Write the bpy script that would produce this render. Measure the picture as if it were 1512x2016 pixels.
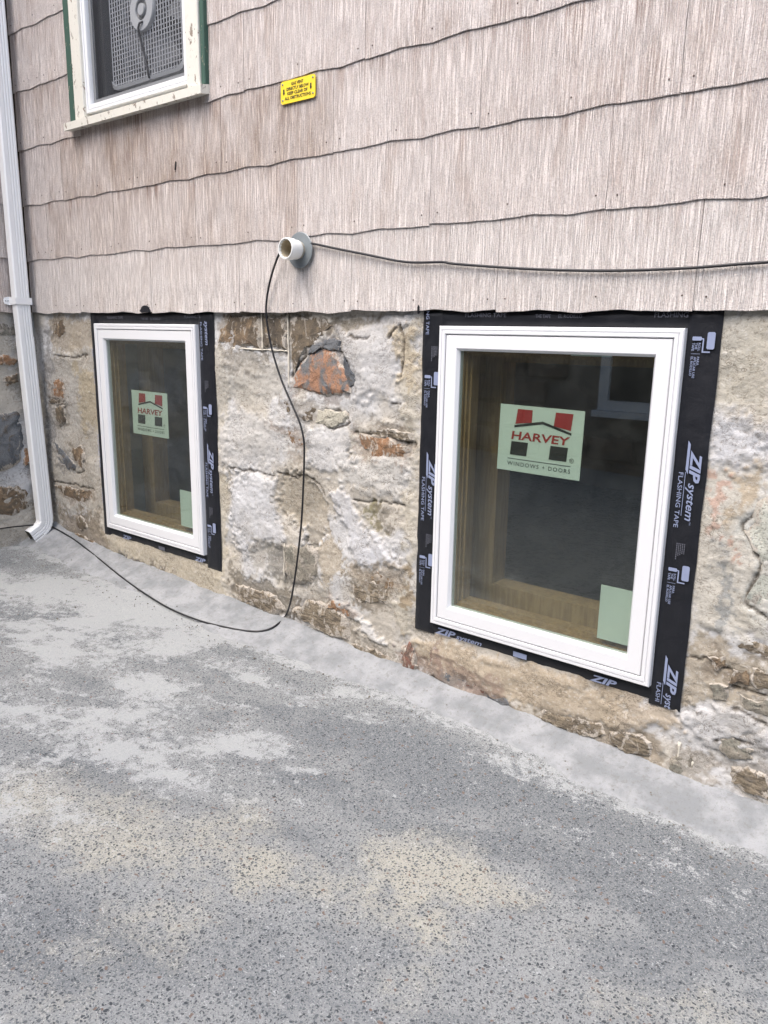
import bpy, bmesh, math, random
import numpy as np
from mathutils import Vector, Matrix
for o in list(bpy.data.objects): bpy.data.objects.remove(o)
S = bpy.context.scene
COL = S.collection
random.seed(7)
R = math.radians

# ------------------------------------------------------------------ camera
YAW, PITCH, ROLL, FL, CD, CH = 0.67658, 0.22833, 0.016914, 1520.69, 2.13198, -0.06999
PW, PH = 1512.0, 2016.0
_f = Vector((-math.sin(YAW)*math.cos(PITCH), math.cos(YAW)*math.cos(PITCH), -math.sin(PITCH)))
_r = Vector((math.cos(YAW), math.sin(YAW), 0)); _u = _r.cross(_f)
RT = _r*math.cos(ROLL) + _u*math.sin(ROLL); UP = _u*math.cos(ROLL) - _r*math.sin(ROLL); FW = _f
CAM = Vector((0, -CD, CH))
cd = bpy.data.cameras.new('camera'); cam = bpy.data.objects.new('camera', cd); COL.objects.link(cam)
cd.sensor_fit = 'VERTICAL'; cd.sensor_height = 36.0; cd.lens = FL/PH*36.0
cd.clip_start = 0.02; cd.clip_end = 500
m = Matrix((RT, UP, -FW)).transposed().to_4x4(); m.translation = CAM
cam.matrix_world = m
S.camera = cam

# ------------------------------------------------------------------ sky, sun, exposure
SUN_EL, SUN_AZ = R(60), R(6)        # azimuth: degrees to the left of straight out from the wall
sdir = Vector((-math.sin(SUN_AZ)*math.cos(SUN_EL), -math.cos(SUN_AZ)*math.cos(SUN_EL), math.sin(SUN_EL)))
W = bpy.data.worlds.new('World'); S.world = W; W.use_nodes = True
nt = W.node_tree; bg = nt.nodes['Background']
sky = nt.nodes.new('ShaderNodeTexSky'); sky.sky_type = 'NISHITA'; sky.sun_disc = False
sky.sun_elevation = SUN_EL; sky.sun_rotation = math.atan2(sdir.x, sdir.y)
sky.air_density = 1.0; sky.dust_density = 4.0; sky.ozone_density = 1.0
nt.links.new(sky.outputs[0], bg.inputs[0]); bg.inputs[1].default_value = 0.15
sl = bpy.data.lights.new('sun', 'SUN'); sl.energy = 1.2; sl.angle = R(60); sl.color = (1.0, .975, .95)
so = bpy.data.objects.new('sun', sl); COL.objects.link(so)
so.rotation_euler = (-sdir).to_track_quat('-Z', 'Y').to_euler(); so.location = (0, -3, 6)
S.view_settings.view_transform = 'Standard'; S.view_settings.look = 'None'
S.view_settings.gamma = 1.0; S.view_settings.use_curve_mapping = False
S.view_settings.exposure = 1.30
S.render.engine = 'CYCLES'
S.cycles.max_bounces = 6; S.cycles.diffuse_bounces = 3; S.cycles.glossy_bounces = 3; S.cycles.transparent_max_bounces = 12

# ------------------------------------------------------------------ measuring: photograph point -> place on a real surface
def ray(px, py):
    return FW + RT*((px-PW/2)/FL) - UP*((py-PH/2)/FL)
def P(px, py, y=0.0):                     # on the plane of the wall
    d = ray(px, py); return CAM + d*((y-CAM.y)/d.y)
def PXX(px, py, x):                       # on the return wall
    d = ray(px, py); return CAM + d*((x-CAM.x)/d.x)
CORNER = -4.15
def gz(x): return -1.40 - .036*np.clip(x, -12, 6)
FX = [-4.6, -4.15, -3.87, -3.35, -2.78, -2.3, -1.5, -.8, -.3, 1.5]
FWID = [.22, .22, .20, .18, .19, .21, .145, .155, .12, .12]; FH = [.10, .10, .068, .058, .055, .058, .055, .052, .068, .07]
def fillet_h(x, y):
    w = np.interp(x, FX, FWID); h = np.interp(x, FX, FH)
    s = np.clip(-(y-.02)/(w+.02), 0, 1)
    return h*(1-s)**1.4
def PG(px, py, lift=0.0):                 # on the ground or the cement fillet
    d = ray(px, py); t0, t1 = .3, 12.0; c = CAM
    for k in range(60):
        t = (t0+t1)/2; q = c+d*t
        if q.y > .03 or q.z < float(gz(q.x)+fillet_h(q.x, q.y))+lift: t1 = t
        else: t0 = t
    return c+d*t0

# ------------------------------------------------------------------ numpy noise
def vnoise(x, y, seed=0):
    xi = np.floor(x).astype(np.int64); yi = np.floor(y).astype(np.int64)
    xf = x-xi; yf = y-yi; u = xf*xf*(3-2*xf); v = yf*yf*(3-2*yf)
    def h(a, b):
        n = (a*374761393 + b*668265263 + seed*1274126177) & 0xffffffff
        n = ((n ^ (n >> 13))*1274126177) & 0xffffffff
        n = n ^ (n >> 16)
        return (n & 0xffff)/65535.0
    return (h(xi, yi)*(1-u)+h(xi+1, yi)*u)*(1-v) + (h(xi, yi+1)*(1-u)+h(xi+1, yi+1)*u)*v
def fbm(x, y, sc, octv=4, seed=0, gain=.5):
    x = np.asarray(x, float); y = np.asarray(y, float)
    a, t, s = 1.0, 0.0, 0.0
    for k in range(octv):
        t = t + a*vnoise(x*sc+13.7*k, y*sc+7.3*k, seed+k*17); s += a; a *= gain; sc *= 2.03
    return t/s
def sstep(a, b, x):
    t = np.clip((x-a)/(b-a), 0, 1); return t*t*(3-2*t)
def lin(c):
    c = np.array(c, float)/255.0
    return np.where(c <= .04045, c/12.92, ((c+.055)/1.055)**2.4)
def poly_sdf(px, py, poly):               # negative inside
    n = len(poly); d = np.full(px.shape, 1e9); ins = np.zeros(px.shape, bool)
    for i in range(n):
        ax, ay = poly[i]; bx, by = poly[(i+1) % n]
        ex, ey = bx-ax, by-ay; wx, wy = px-ax, py-ay
        t = np.clip((wx*ex+wy*ey)/(ex*ex+ey*ey+1e-12), 0, 1)
        d = np.minimum(d, np.hypot(wx-ex*t, wy-ey*t))
        c = ((ay > py) != (by > py)) & (px < (bx-ax)*(py-ay)/((by-ay) if abs(by-ay) > 1e-9 else 1e-9)+ax)
        ins ^= c
    return np.where(ins, -d, d)

# ------------------------------------------------------------------ object helpers
def wloc(o):
    v = Vector((0, 0, 0))
    while o is not None: v = v+Vector(o.location); o = o.parent
    return v
def link(o, parent=None):
    COL.objects.link(o)
    if parent is not None: o.parent = parent
    return o
def tag(o, label=None, cat=None, group=None, kind=None):
    if label: o['label'] = label
    if cat: o['category'] = cat
    if group: o['group'] = group
    if kind: o['kind'] = kind
    return o
def thing(name, label, cat, loc, group=None):
    o = bpy.data.objects.new(name, None); o.empty_display_size = .05; link(o); o.location = loc
    return tag(o, label, cat, group)
class MB:
    def __init__(s): s.v = []; s.f = []; s.smooth = False
    def add(s, vs, fs):
        b = len(s.v); s.v += [tuple(v) for v in vs]; s.f += [tuple(i+b for i in f) for f in fs]; return s
    def box(s, x0, x1, y0, y1, z0, z1, c=0.0):
        if c <= 0:
            return s.add([(x0,y0,z0),(x1,y0,z0),(x1,y1,z0),(x0,y1,z0),(x0,y0,z1),(x1,y0,z1),(x1,y1,z1),(x0,y1,z1)],
                  [(0,3,2,1),(4,5,6,7),(0,1,5,4),(1,2,6,5),(2,3,7,6),(3,0,4,7)])
        bm = bmesh.new(); bmesh.ops.create_cube(bm, size=1)
        for v in bm.verts: v.co = Vector(((x0+x1)/2+v.co.x*(x1-x0), (y0+y1)/2+v.co.y*(y1-y0), (z0+z1)/2+v.co.z*(z1-z0)))
        bmesh.ops.bevel(bm, geom=bm.edges[:], offset=c, segments=1, affect='EDGES')
        bm.verts.index_update(); vs = [v.co[:] for v in bm.verts]; fs = [[v.index for v in f.verts] for f in bm.faces]; bm.free()
        return s.add(vs, fs)
    def ring(s, x0, x1, z0, z1, prof):    # profile (inset, y) swept round a rectangle, mitred
        b = []; n = len(prof)
        for (i, y) in prof: b += [(x0+i, y, z0+i), (x1-i, y, z0+i), (x1-i, y, z1-i), (x0+i, y, z1-i)]
        fs = []
        for k in range(n-1):
            for j in range(4):
                a, c = k*4+j, k*4+(j+1) % 4
                fs.append((a, c, c+4, a+4))
        return s.add(b, fs)
    def tube(s, pts, r, n=8, caps=True):
        pts = [Vector(p) for p in pts]; rs = r if isinstance(r, (list, tuple)) else [r]*len(pts)
        vs = []; prev = None
        for i, p in enumerate(pts):
            t = (pts[min(i+1, len(pts)-1)]-pts[max(i-1, 0)]).normalized()
            if prev is None:
                a = Vector((0, 0, 1)) if abs(t.z) < .9 else Vector((1, 0, 0)); e1 = t.cross(a).normalized()
            else: e1 = (prev - t*prev.dot(t)).normalized()
            prev = e1; e2 = t.cross(e1)
            for k in range(n):
                a = 2*math.pi*k/n; vs.append(p+(e1*math.cos(a)+e2*math.sin(a))*rs[i])
        fs = []
        for i in range(len(pts)-1):
            for k in range(n):
                fs.append((i*n+k, i*n+(k+1) % n, (i+1)*n+(k+1) % n, (i+1)*n+k))
        if caps: fs += [tuple(range(n))[::-1], tuple(range((len(pts)-1)*n, len(pts)*n))]
        return s.add(vs, fs)
    def lathe_y(s, cx, cz, prof, n=32):   # profile (r, y) about an axis along y
        vs = []; fs = []
        for (r, y) in prof:
            for k in range(n):
                a = 2*math.pi*k/n; vs.append((cx+r*math.cos(a), y, cz+r*math.sin(a)))
        for i in range(len(prof)-1):
            for k in range(n): fs.append((i*n+k, i*n+(k+1) % n, (i+1)*n+(k+1) % n, (i+1)*n+k))
        return s.add(vs, fs)
    def prism_y(s, pts, y0, y1):          # polygon in x,z between y0 (front) and y1
        n = len(pts)
        return s.add([(x, y0, z) for x, z in pts]+[(x, y1, z) for x, z in pts],
            [tuple(range(n)), tuple(range(n, 2*n))[::-1]]+[(i, i+n, (i+1) % n+n, (i+1) % n) for i in range(n)])
    def build(s, name, mat, parent=None, origin=None, smooth=False, fixn=True):
        off = wloc(parent) if parent is not None else Vector((0, 0, 0))
        org = Vector(origin) if origin is not None else (off if parent is not None else Vector((0, 0, 0)))
        me = bpy.data.meshes.new(name)
        me.from_pydata([(v[0]-org.x, v[1]-org.y, v[2]-org.z) for v in s.v], [], s.f)
        if fixn:
            bm = bmesh.new(); bm.from_mesh(me); bmesh.ops.recalc_face_normals(bm, faces=bm.faces[:]); bm.to_mesh(me); bm.free()
        me.update()
        if smooth:
            me.polygons.foreach_set('use_smooth', [True]*len(me.polygons))
        me.materials.append(mat)
        o = link(bpy.data.objects.new(name, me), parent)
        o.location = org-off
        return o
def smooth_angle(o, ang=35):
    me = o.data; me.polygons.foreach_set('use_smooth', [True]*len(me.polygons))
    bm = bmesh.new(); bm.from_mesh(me)
    for e in bm.edges:
        if len(e.link_faces) != 2 or e.calc_face_angle(0) > R(ang): e.smooth = False
    bm.to_mesh(me); bm.free()
def grid_object(name, X, Y, Z, nu, nv, mat, parent=None, keep=None, cols=None, smooth=True):
    """X,Y,Z flat arrays nu*nv (v fastest)."""
    off = wloc(parent) if parent is not None else Vector((0, 0, 0))
    i = np.arange(nu*nv).reshape(nu, nv)
    q = np.stack([i[:-1, :-1], i[1:, :-1], i[1:, 1:], i[:-1, 1:]], -1).reshape(-1, 4)
    if keep is not None: q = q[keep]
    used = np.unique(q); re = np.zeros(nu*nv, np.int64); re[used] = np.arange(len(used)); q = re[q]
    co = np.stack([X-off.x, Y-off.y, Z-off.z], -1)[used].astype(np.float32)
    me = bpy.data.meshes.new(name); me.vertices.add(len(co)); me.vertices.foreach_set('co', co.ravel())
    me.loops.add(q.size); me.loops.foreach_set('vertex_index', q.ravel().astype(np.int32))
    me.polygons.add(len(q)); me.polygons.foreach_set('loop_start', np.arange(0, q.size, 4, dtype=np.int32))
    try: me.polygons.foreach_set('loop_total', np.full(len(q), 4, np.int32))
    except Exception: pass
    me.update(calc_edges=True)
    if cols is not None:
        a = me.color_attributes.new('Col', 'FLOAT_COLOR', 'POINT')
        c = np.ones((len(co), 4), np.float32); c[:, :3] = cols[used]
        a.data.foreach_set('color', c.ravel())
    me.polygons.foreach_set('use_smooth', [smooth]*len(q)); me.validate(); me.update()
    me.materials.append(mat)
    return link(bpy.data.objects.new(name, me), parent)

# ------------------------------------------------------------------ material helper
class N:
    def __init__(s, name):
        s.m = bpy.data.materials.new(name); s.m.use_nodes = True; s.t = s.m.node_tree
        s.b = s.t.nodes['Principled BSDF']; s.out = s.t.nodes['Material Output']
        s.tc = s.t.nodes.new('ShaderNodeTexCoord')
    def link(s, a, b): s.t.links.new(a, b)
    def node(s, ty, **k):
        n = s.t.nodes.new(ty)
        for a, v in k.items():
            if a.startswith('_'): setattr(n, a[1:], v)
        return n
    def put(s, sock, v):
        if isinstance(v, (int, float)): sock.default_value = v
        elif isinstance(v, tuple):
            sock.default_value = v if len(v) == len(sock.default_value) else tuple(v)+(1,)
        else: s.link(v, sock)
    def mapping(s, scale=(1, 1, 1), src=None, loc=None, rot=None):
        n = s.node('ShaderNodeMapping'); s.link(src or s.tc.outputs['Object'], n.inputs[0]); n.inputs['Scale'].default_value = scale
        if loc is not None: s.put(n.inputs['Location'], loc)
        if rot is not None: n.inputs['Rotation'].default_value = rot
        return n.outputs[0]
    def noise(s, scale, detail=4, rough=.55, vec=None, dist=0.0):
        n = s.node('ShaderNodeTexNoise'); n.inputs['Scale'].default_value = scale; n.inputs['Detail'].default_value = detail
        n.inputs['Roughness'].default_value = rough; n.inputs['Distortion'].default_value = dist
        s.link(vec or s.tc.outputs['Object'], n.inputs['Vector']); return n.outputs[0]
    def voronoi(s, scale, vec=None, feature='F1', rand=1.0):
        n = s.node('ShaderNodeTexVoronoi'); n.feature = feature; n.inputs['Scale'].default_value = scale; n.inputs['Randomness'].default_value = rand
        s.link(vec or s.tc.outputs['Object'], n.inputs['Vector']); return n.outputs
    def ramp(s, fac, a, b, ca=(0, 0, 0), cb=(1, 1, 1)):
        n = s.node('ShaderNodeMapRange'); n.interpolation_type = 'SMOOTHSTEP'; s.put(n.inputs[0], fac); n.inputs[1].default_value = a; n.inputs[2].default_value = b
        return n.outputs[0]
    def math(s, op, a, b=0.0, clamp=False):
        n = s.node('ShaderNodeMath'); n.operation = op; n.use_clamp = clamp; s.put(n.inputs[0], a); s.put(n.inputs[1], b); return n.outputs[0]
    def mix(s, f, a, b, mode='MIX'):
        n = s.node('ShaderNodeMix'); n.data_type = 'RGBA'; n.blend_type = mode
        s.put(n.inputs[0], f); s.put(n.inputs[6], a); s.put(n.inputs[7], b); return n.outputs[2]
    def bump(s, h, strength=.5, dist=.002, prev=None):
        n = s.node('ShaderNodeBump'); n.inputs['Strength'].default_value = strength; n.inputs['Distance'].default_value = dist
        s.put(n.inputs['Height'], h)
        if prev is not None: s.link(prev, n.inputs['Normal'])
        return n.outputs[0]
    def attr(s, name, obj=False):
        n = s.node('ShaderNodeAttribute'); n.attribute_name = name
        if obj: n.attribute_type = 'OBJECT'
        return n
    def sep(s, v):
        n = s.node('ShaderNodeSeparateXYZ'); s.link(v, n.inputs[0]); return n.outputs
    def sepc(s, v):
        n = s.node('ShaderNodeSeparateColor'); s.link(v, n.inputs[0]); return n.outputs
    def done(s, col=None, rough=None, normal=None, metal=None, spec=None):
        if col is not None: s.put(s.b.inputs['Base Color'], col)
        if rough is not None: s.put(s.b.inputs['Roughness'], rough)
        if normal is not None: s.link(normal, s.b.inputs['Normal'])
        if metal is not None: s.b.inputs['Metallic'].default_value = metal
        if spec is not None: s.b.inputs['Specular IOR Level'].default_value = spec
        return s.m
def L(r, g, b): return tuple(float(v) for v in lin((r, g, b)))

def mat_plain(name, col, rough=.6, var=.12, sc=30, bump=0.0, bsc=200, metal=None, spec=None):
    n = N(name); f = n.noise(sc, 4)
    c = n.mix(f, tuple(v*(1-var) for v in col), tuple(min(1, v*(1+var)) for v in col))
    nm = n.bump(n.noise(bsc, 4), bump, .001) if bump else None
    return n.done(c, rough, nm, metal, spec)

# siding shingle: combed mineral board, pale pinkish, brown dirt caught in the grooves
def mat_shingle():
    n = N('shingle_board')
    rnd = n.node('ShaderNodeObjectInfo').outputs['Random']
    offs = n.node('ShaderNodeCombineXYZ'); n.link(n.math('MULTIPLY', rnd, 40.0), offs.inputs[0]); n.link(n.math('MULTIPLY', rnd, 17.0), offs.inputs[2])
    va = n.node('ShaderNodeVectorMath'); va.operation = 'ADD'; n.link(n.tc.outputs['Object'], va.inputs[0]); n.link(offs.outputs[0], va.inputs[1]); v = va.outputs[0]
    comb = n.noise(1.0, 2, .5, n.mapping((235, 30, 7.5), v), .3)
    grain = n.noise(240, 2, .75, v)
    big = n.noise(2.6, 3, .6, v); mid = n.noise(1.0, 4, .62, n.mapping((9, 5, 3.0), v))
    grime = n.attr('grime', True).outputs['Fac']; z = n.sep(n.tc.outputs['Object'])[2]
    top = n.ramp(z, .12, .285)
    groove = n.math('SUBTRACT', 1.0, n.ramp(comb, .40, .56))
    base = n.mix(big, L(213, 203, 197), L(225, 218, 213))
    base = n.mix(n.math('MULTIPLY', n.ramp(mid, .45, .8), .6), base, L(208, 194, 183))
    base = n.mix(n.math('SUBTRACT', .62, grime, True), base, L(236, 233, 229))
    dirt = n.math('MULTIPLY', n.math('ADD', n.math('MULTIPLY', top, .5), n.math('MULTIPLY', n.ramp(mid, .40, .70), .85)), grime)
    gd = n.math('MULTIPLY', groove, n.math('ADD', .17, n.math('MULTIPLY', dirt, .52)), True)
    col = n.mix(gd, base, L(140, 118, 110))
    streak = n.math('MULTIPLY', n.ramp(n.noise(1.0, 3, .65, n.mapping((30, 10, 2.6), v)), .50, .72), n.math('MULTIPLY', n.math('MULTIPLY', top, n.math('ADD', dirt, .30)), .80), True)
    col = n.mix(streak, col, n.mix(groove, L(150, 122, 108), L(112, 86, 76)))
    st = n.attr('stain', True).outputs['Fac']
    stn = n.math('MULTIPLY', st, n.ramp(n.noise(1.0, 4, .6, n.mapping((7, 5, 2.5), v)), .30, .70), True)
    col = n.mix(n.math('MULTIPLY', stn, .8), col, n.mix(groove, L(166, 144, 124), L(112, 90, 76)))
    spk = n.ramp(grain, .36, .56)
    col = n.mix(n.math('MULTIPLY', n.math('SUBTRACT', 1.0, spk), .30), col, L(136, 116, 106))
    col = n.mix(n.math('MULTIPLY', n.ramp(grain, .60, .72), .35), col, L(236, 232, 228))
    h = n.math('ADD', n.math('MULTIPLY', n.ramp(comb, .34, .62), 1.0), n.math('MULTIPLY', grain, .8))
    return n.done(col, .92, n.bump(h, 1.0, .0034), spec=.15)

def mat_mortar(name='foundation_mortar', k=1.0):
    n = N(name); c = n.attr('Col').outputs['Color']
    f1 = n.noise(18, 4, .68); f2 = n.noise(85, 3, .72)
    cn = n.noise(1.0, 6, .70, n.mapping((20, 20, 34)), 1.4)
    line = n.math('SUBTRACT', 1.0, n.ramp(n.math('ABSOLUTE', n.math('SUBTRACT', cn, .5)), .006, .022))
    line = n.math('MULTIPLY', line, n.ramp(n.noise(7, 3, .6), .42, .60))
    c = n.mix(n.math('MULTIPLY', n.ramp(f1, .42, .72), .30), c, n.mix(.5, c, L(156, 146, 128)))
    c = n.mix(n.math('MULTIPLY', n.ramp(cn, .62, .72), .30), c, L(130, 120, 104))
    c = n.mix(n.math('MULTIPLY', n.ramp(f2, .54, .70), .35), c, L(218, 216, 212))
    c = n.mix(n.math('MULTIPLY', n.math('SUBTRACT', 1.0, n.ramp(f2, .32, .44)), .50), c, L(118, 110, 98))
    c = n.mix(n.math('MULTIPLY', line, .72), c, L(84, 74, 62))
    h = n.math('ADD', n.math('MULTIPLY', f1, 1.3), n.math('MULTIPLY', f2, .55))
    return n.done(c, .94, n.bump(h, .85, .0042), spec=.15)

def mat_stone(name, cols, layered=False, smear=.35, scale=22, stretch=(1, 1, 1)):
    n = N(name)
    rnd = n.node('ShaderNodeObjectInfo').outputs['Random']
    offs = n.node('ShaderNodeCombineXYZ'); n.link(n.math('MULTIPLY', rnd, 30.0), offs.inputs[0]); n.link(n.math('MULTIPLY', rnd, 11.0), offs.inputs[2])
    va = n.node('ShaderNodeVectorMath'); va.operation = 'ADD'; n.link(n.tc.outputs['Object'], va.inputs[0]); n.link(offs.outputs[0], va.inputs[1]); v = va.outputs[0]
    if layered:
        lv = n.mapping((13, 13, 62), v, rot=(0, R(-9), 0)); a = n.noise(1.0, 5, .68, lv, 1.2)
    else: a = n.noise(scale, 5, .6, n.mapping(stretch, v), .8)
    b = n.noise(scale*2.3, 4, .6, v, .5)
    c = n.mix(n.ramp(a, .40, .58), cols[0], cols[1])
    c = n.mix(n.ramp(b, .52, .68), c, cols[2])
    ed = n.sepc(n.attr('Col').outputs['Color'])[0]
    smn = n.math('ADD', n.noise(1.0, 5, .68, n.mapping((30, 30, 18), v), .8), n.math('MULTIPLY', ed, .32))
    sm = n.ramp(smn, .68-smear*.35, .76-smear*.35)
    c = n.mix(n.math('MULTIPLY', sm, .9), c, n.mix(b, L(160, 150, 134), L(194, 189, 182)))
    gr = n.noise(150, 3, .75, v)
    c = n.mix(n.math('MULTIPLY', n.math('SUBTRACT', 1.0, n.ramp(gr, .36, .5)), .5), c, L(70, 62, 54))
    h = n.math('ADD', n.math('MULTIPLY', a, 1.0), n.math('ADD', n.math('MULTIPLY', b, .5), n.math('MULTIPLY', gr, .5)))
    return n.done(c, .88, n.bump(h, .9, .006), spec=.2)

def mat_ground():
    n = N('worn_aggregate_pavement')
    ch = n.sepc(n.attr('Col').outputs['Color'])      # R cement residue, G sandy wear with reflected sun painted in, B dark asphalt
    wv = n.node('ShaderNodeVectorMath'); wv.operation = 'MULTIPLY_ADD'
    nz = n.node('ShaderNodeTexNoise'); nz.inputs['Scale'].default_value = 70; n.link(n.tc.outputs['Object'], nz.inputs['Vector'])
    n.link(nz.outputs['Color'], wv.inputs[0]); wv.inputs[1].default_value = (.016, .016, 0); n.link(n.tc.outputs['Object'], wv.inputs[2])
    def vor(sc):
        q = n.node('ShaderNodeTexVoronoi'); q.voronoi_dimensions = '2D'; q.inputs['Scale'].default_value = sc; n.link(wv.outputs[0], q.inputs['Vector']); return q.outputs
    v = vor(132); vs = vor(260)
    vc = n.sepc(v[1]); vc2 = n.sepc(vs[1])
    peb = n.math('MULTIPLY', n.math('SUBTRACT', 1.0, n.ramp(n.math('SUBTRACT', v[0], n.math('MULTIPLY', n.math('POWER', vc[0], 2.0), .34)), .11, .18)), n.ramp(vc[1], .08, .16))
    peb2 = n.math('MULTIPLY', n.math('SUBTRACT', 1.0, n.ramp(vs[0], .30, .42)), n.ramp(vc2[1], .25, .35))
    f1 = n.noise(6, 5, .66); f2 = n.noise(38, 5, .70); f3 = n.noise(260, 2, .6)
    brk = n.math('ADD', n.math('ADD', n.math('MULTIPLY', n.math('SUBTRACT', f2, .5), 2.0), n.math('MULTIPLY', n.math('SUBTRACT', n.noise(15, 3, .6), .5), 1.1)), n.math('MULTIPLY', n.math('SUBTRACT', f3, .5), 1.3))
    res = n.ramp(n.math('ADD', ch[0], brk), .36, .74)
    sand_sun = n.ramp(n.math('ADD', ch[1], n.math('MULTIPLY', brk, .5)), .20, .85)
    dark = n.ramp(n.math('ADD', ch[2], n.math('MULTIPLY', brk, .6)), .20, .85)
    mat0 = n.mix(f1, L(121, 125, 127), L(143, 145, 144))
    mat0 = n.mix(n.math('MULTIPLY', dark, .85), mat0, n.mix(f2, L(88, 93, 98), L(113, 117, 120)))
    mat0 = n.mix(sand_sun, mat0, n.mix(f2, L(149, 147, 137), L(165, 163, 152)))
    mat0 = n.mix(n.math('MULTIPLY', n.ramp(f3, .50, .68), .40), mat0, L(172, 173, 172))
    pc = n.mix(vc[2], L(48, 53, 59), L(98, 103, 106)); pc = n.mix(n.ramp(vc[0], .975, .985), pc, L(108, 92, 84))
    c = n.mix(n.math('MULTIPLY', peb2, n.math('SUBTRACT', .58, n.math('MULTIPLY', sand_sun, .28))), mat0, n.mix(vc2[2], L(62, 67, 73), L(138, 140, 140)))
    c = n.mix(n.math('MULTIPLY', peb, .90), c, pc)
    c = n.mix(n.math('MULTIPLY', n.ramp(f3, .62, .70), .35), c, L(186, 186, 184))
    c = n.mix(n.math('MULTIPLY', res, .78), c, n.mix(f3, L(146, 150, 152), L(180, 182, 181)))
    h = n.math('SUBTRACT', n.math('MULTIPLY', f3, .8), n.math('MULTIPLY', peb, .5))
    return n.done(c, .88, n.bump(h, .7, .004), spec=.25)

def mat_fillet():
    n = N('cement_fillet')
    f1 = n.noise(9, 6, .65); f2 = n.noise(60, 5, .7); f3 = n.noise(300, 3, .7)
    c = n.mix(n.ramp(f1, .35, .65), L(126, 129, 131), L(152, 154, 156))
    c = n.mix(n.math('MULTIPLY', n.ramp(f2, .52, .68), .55), c, L(114, 114, 111))
    c = n.mix(n.math('MULTIPLY', n.ramp(f3, .58, .70), .55), c, L(96, 96, 94))
    h = n.math('ADD', n.math('MULTIPLY', f1, 1.0), n.math('ADD', n.math('MULTIPLY', f2, .5), n.math('MULTIPLY', f3, .25)))
    return n.done(c, .92, n.bump(h, .7, .005), spec=.2)

def mat_peel(name, col, under, amt=.60, sc=14):
    n = N(name); f = n.noise(1.0, 6, .68, n.mapping((sc*2, sc*2, sc)), .6); g = n.noise(120, 4)
    pk = n.ramp(f, amt, amt+.025)
    c = n.mix(g, tuple(v*.93 for v in col), tuple(min(1, v*1.05) for v in col))
    c = n.mix(n.math('MULTIPLY', n.ramp(n.noise(40, 5, .7), .55, .75), .35), c, tuple(v*.72 for v in col))
    c = n.mix(pk, c, n.mix(g, under, tuple(v*1.5 for v in under)))
    h = n.math('ADD', n.math('MULTIPLY', n.math('SUBTRACT', 1.0, pk), 1.0), n.math('MULTIPLY', g, .25))
    return n.done(c, .7, n.bump(h, .6, .002))

def mat_vinyl():
    n = N('white_vinyl'); f = n.noise(5, 4); g = n.noise(45, 5, .7)
    c = n.mix(f, (.70, .71, .73), (.74, .748, .765)); c = n.mix(n.math('MULTIPLY', n.ramp(g, .6, .8), .12), c, (.6, .57, .5))
    return n.done(c, n.math('ADD', .26, n.math('MULTIPLY', g, .15)), None)

def mat_tape():
    n = N('black_flashing_film'); f = n.noise(22, 5, .6, None, .6); g = n.noise(5, 4)
    c = n.mix(f, (.006, .007, .010), (.014, .015, .020)); c = n.mix(n.math('MULTIPLY', n.ramp(n.noise(60, 5, .75), .6, .8), .14), c, (.16, .16, .17))
    return n.done(c, n.math('ADD', .30, n.math('MULTIPLY', f, .3)), n.bump(n.math('ADD', f, g), .6, .004), spec=.4)

def mat_glass():
    n = N('tinted_insulated_glass'); t = n.t
    tr = n.node('ShaderNodeBsdfTransparent'); tr.inputs[0].default_value = (.86, .905, .86, 1)
    gl = n.node('ShaderNodeBsdfGlossy'); gl.inputs['Roughness'].default_value = .0; gl.inputs[0].default_value = (.95, .97, 1, 1)
    lw = n.node('ShaderNodeLayerWeight'); lw.inputs[0].default_value = .5
    fr = n.math('ADD', .078, n.math('MULTIPLY', n.math('POWER', lw.outputs['Facing'], 4.0), .85), True)
    mx = n.node('ShaderNodeMixShader'); n.link(fr, mx.inputs[0]); n.link(tr.outputs[0], mx.inputs[1]); n.link(gl.outputs[0], mx.inputs[2])
    du = n.node('ShaderNodeBsdfDiffuse'); du.inputs[0].default_value = (.5, .52, .5, 1)
    m2 = n.node('ShaderNodeMixShader'); n.link(n.math('ADD', .008, n.math('MULTIPLY', n.ramp(n.noise(9, 5, .7), .4, .75), .015)), m2.inputs[0])
    n.link(mx.outputs[0], m2.inputs[1]); n.link(du.outputs[0], m2.inputs[2])
    n.link(m2.outputs[0], n.out.inputs['Surface']); t.nodes.remove(n.b)
    return n.m

def mat_screen():
    n = N('insect_screen')
    tr = n.node('ShaderNodeBsdfTransparent'); df = n.node('ShaderNodeBsdfDiffuse'); df.inputs[0].default_value = (.16, .165, .18, 1)
    mx = n.node('ShaderNodeMixShader'); mx.inputs[0].default_value = .09
    n.link(tr.outputs[0], mx.inputs[1]); n.link(df.outputs[0], mx.inputs[2]); n.link(mx.outputs[0], n.out.inputs['Surface']); n.t.nodes.remove(n.b)
    return n.m

def mat_wood(name, a, b):
    n = N(name); g = n.noise(1.0, 5, .6, n.mapping((60, 60, 5)), 1.0)
    c = n.mix(n.ramp(g, .35, .65), a, b)
    return n.done(c, .75, n.bump(g, .3, .002))

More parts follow.
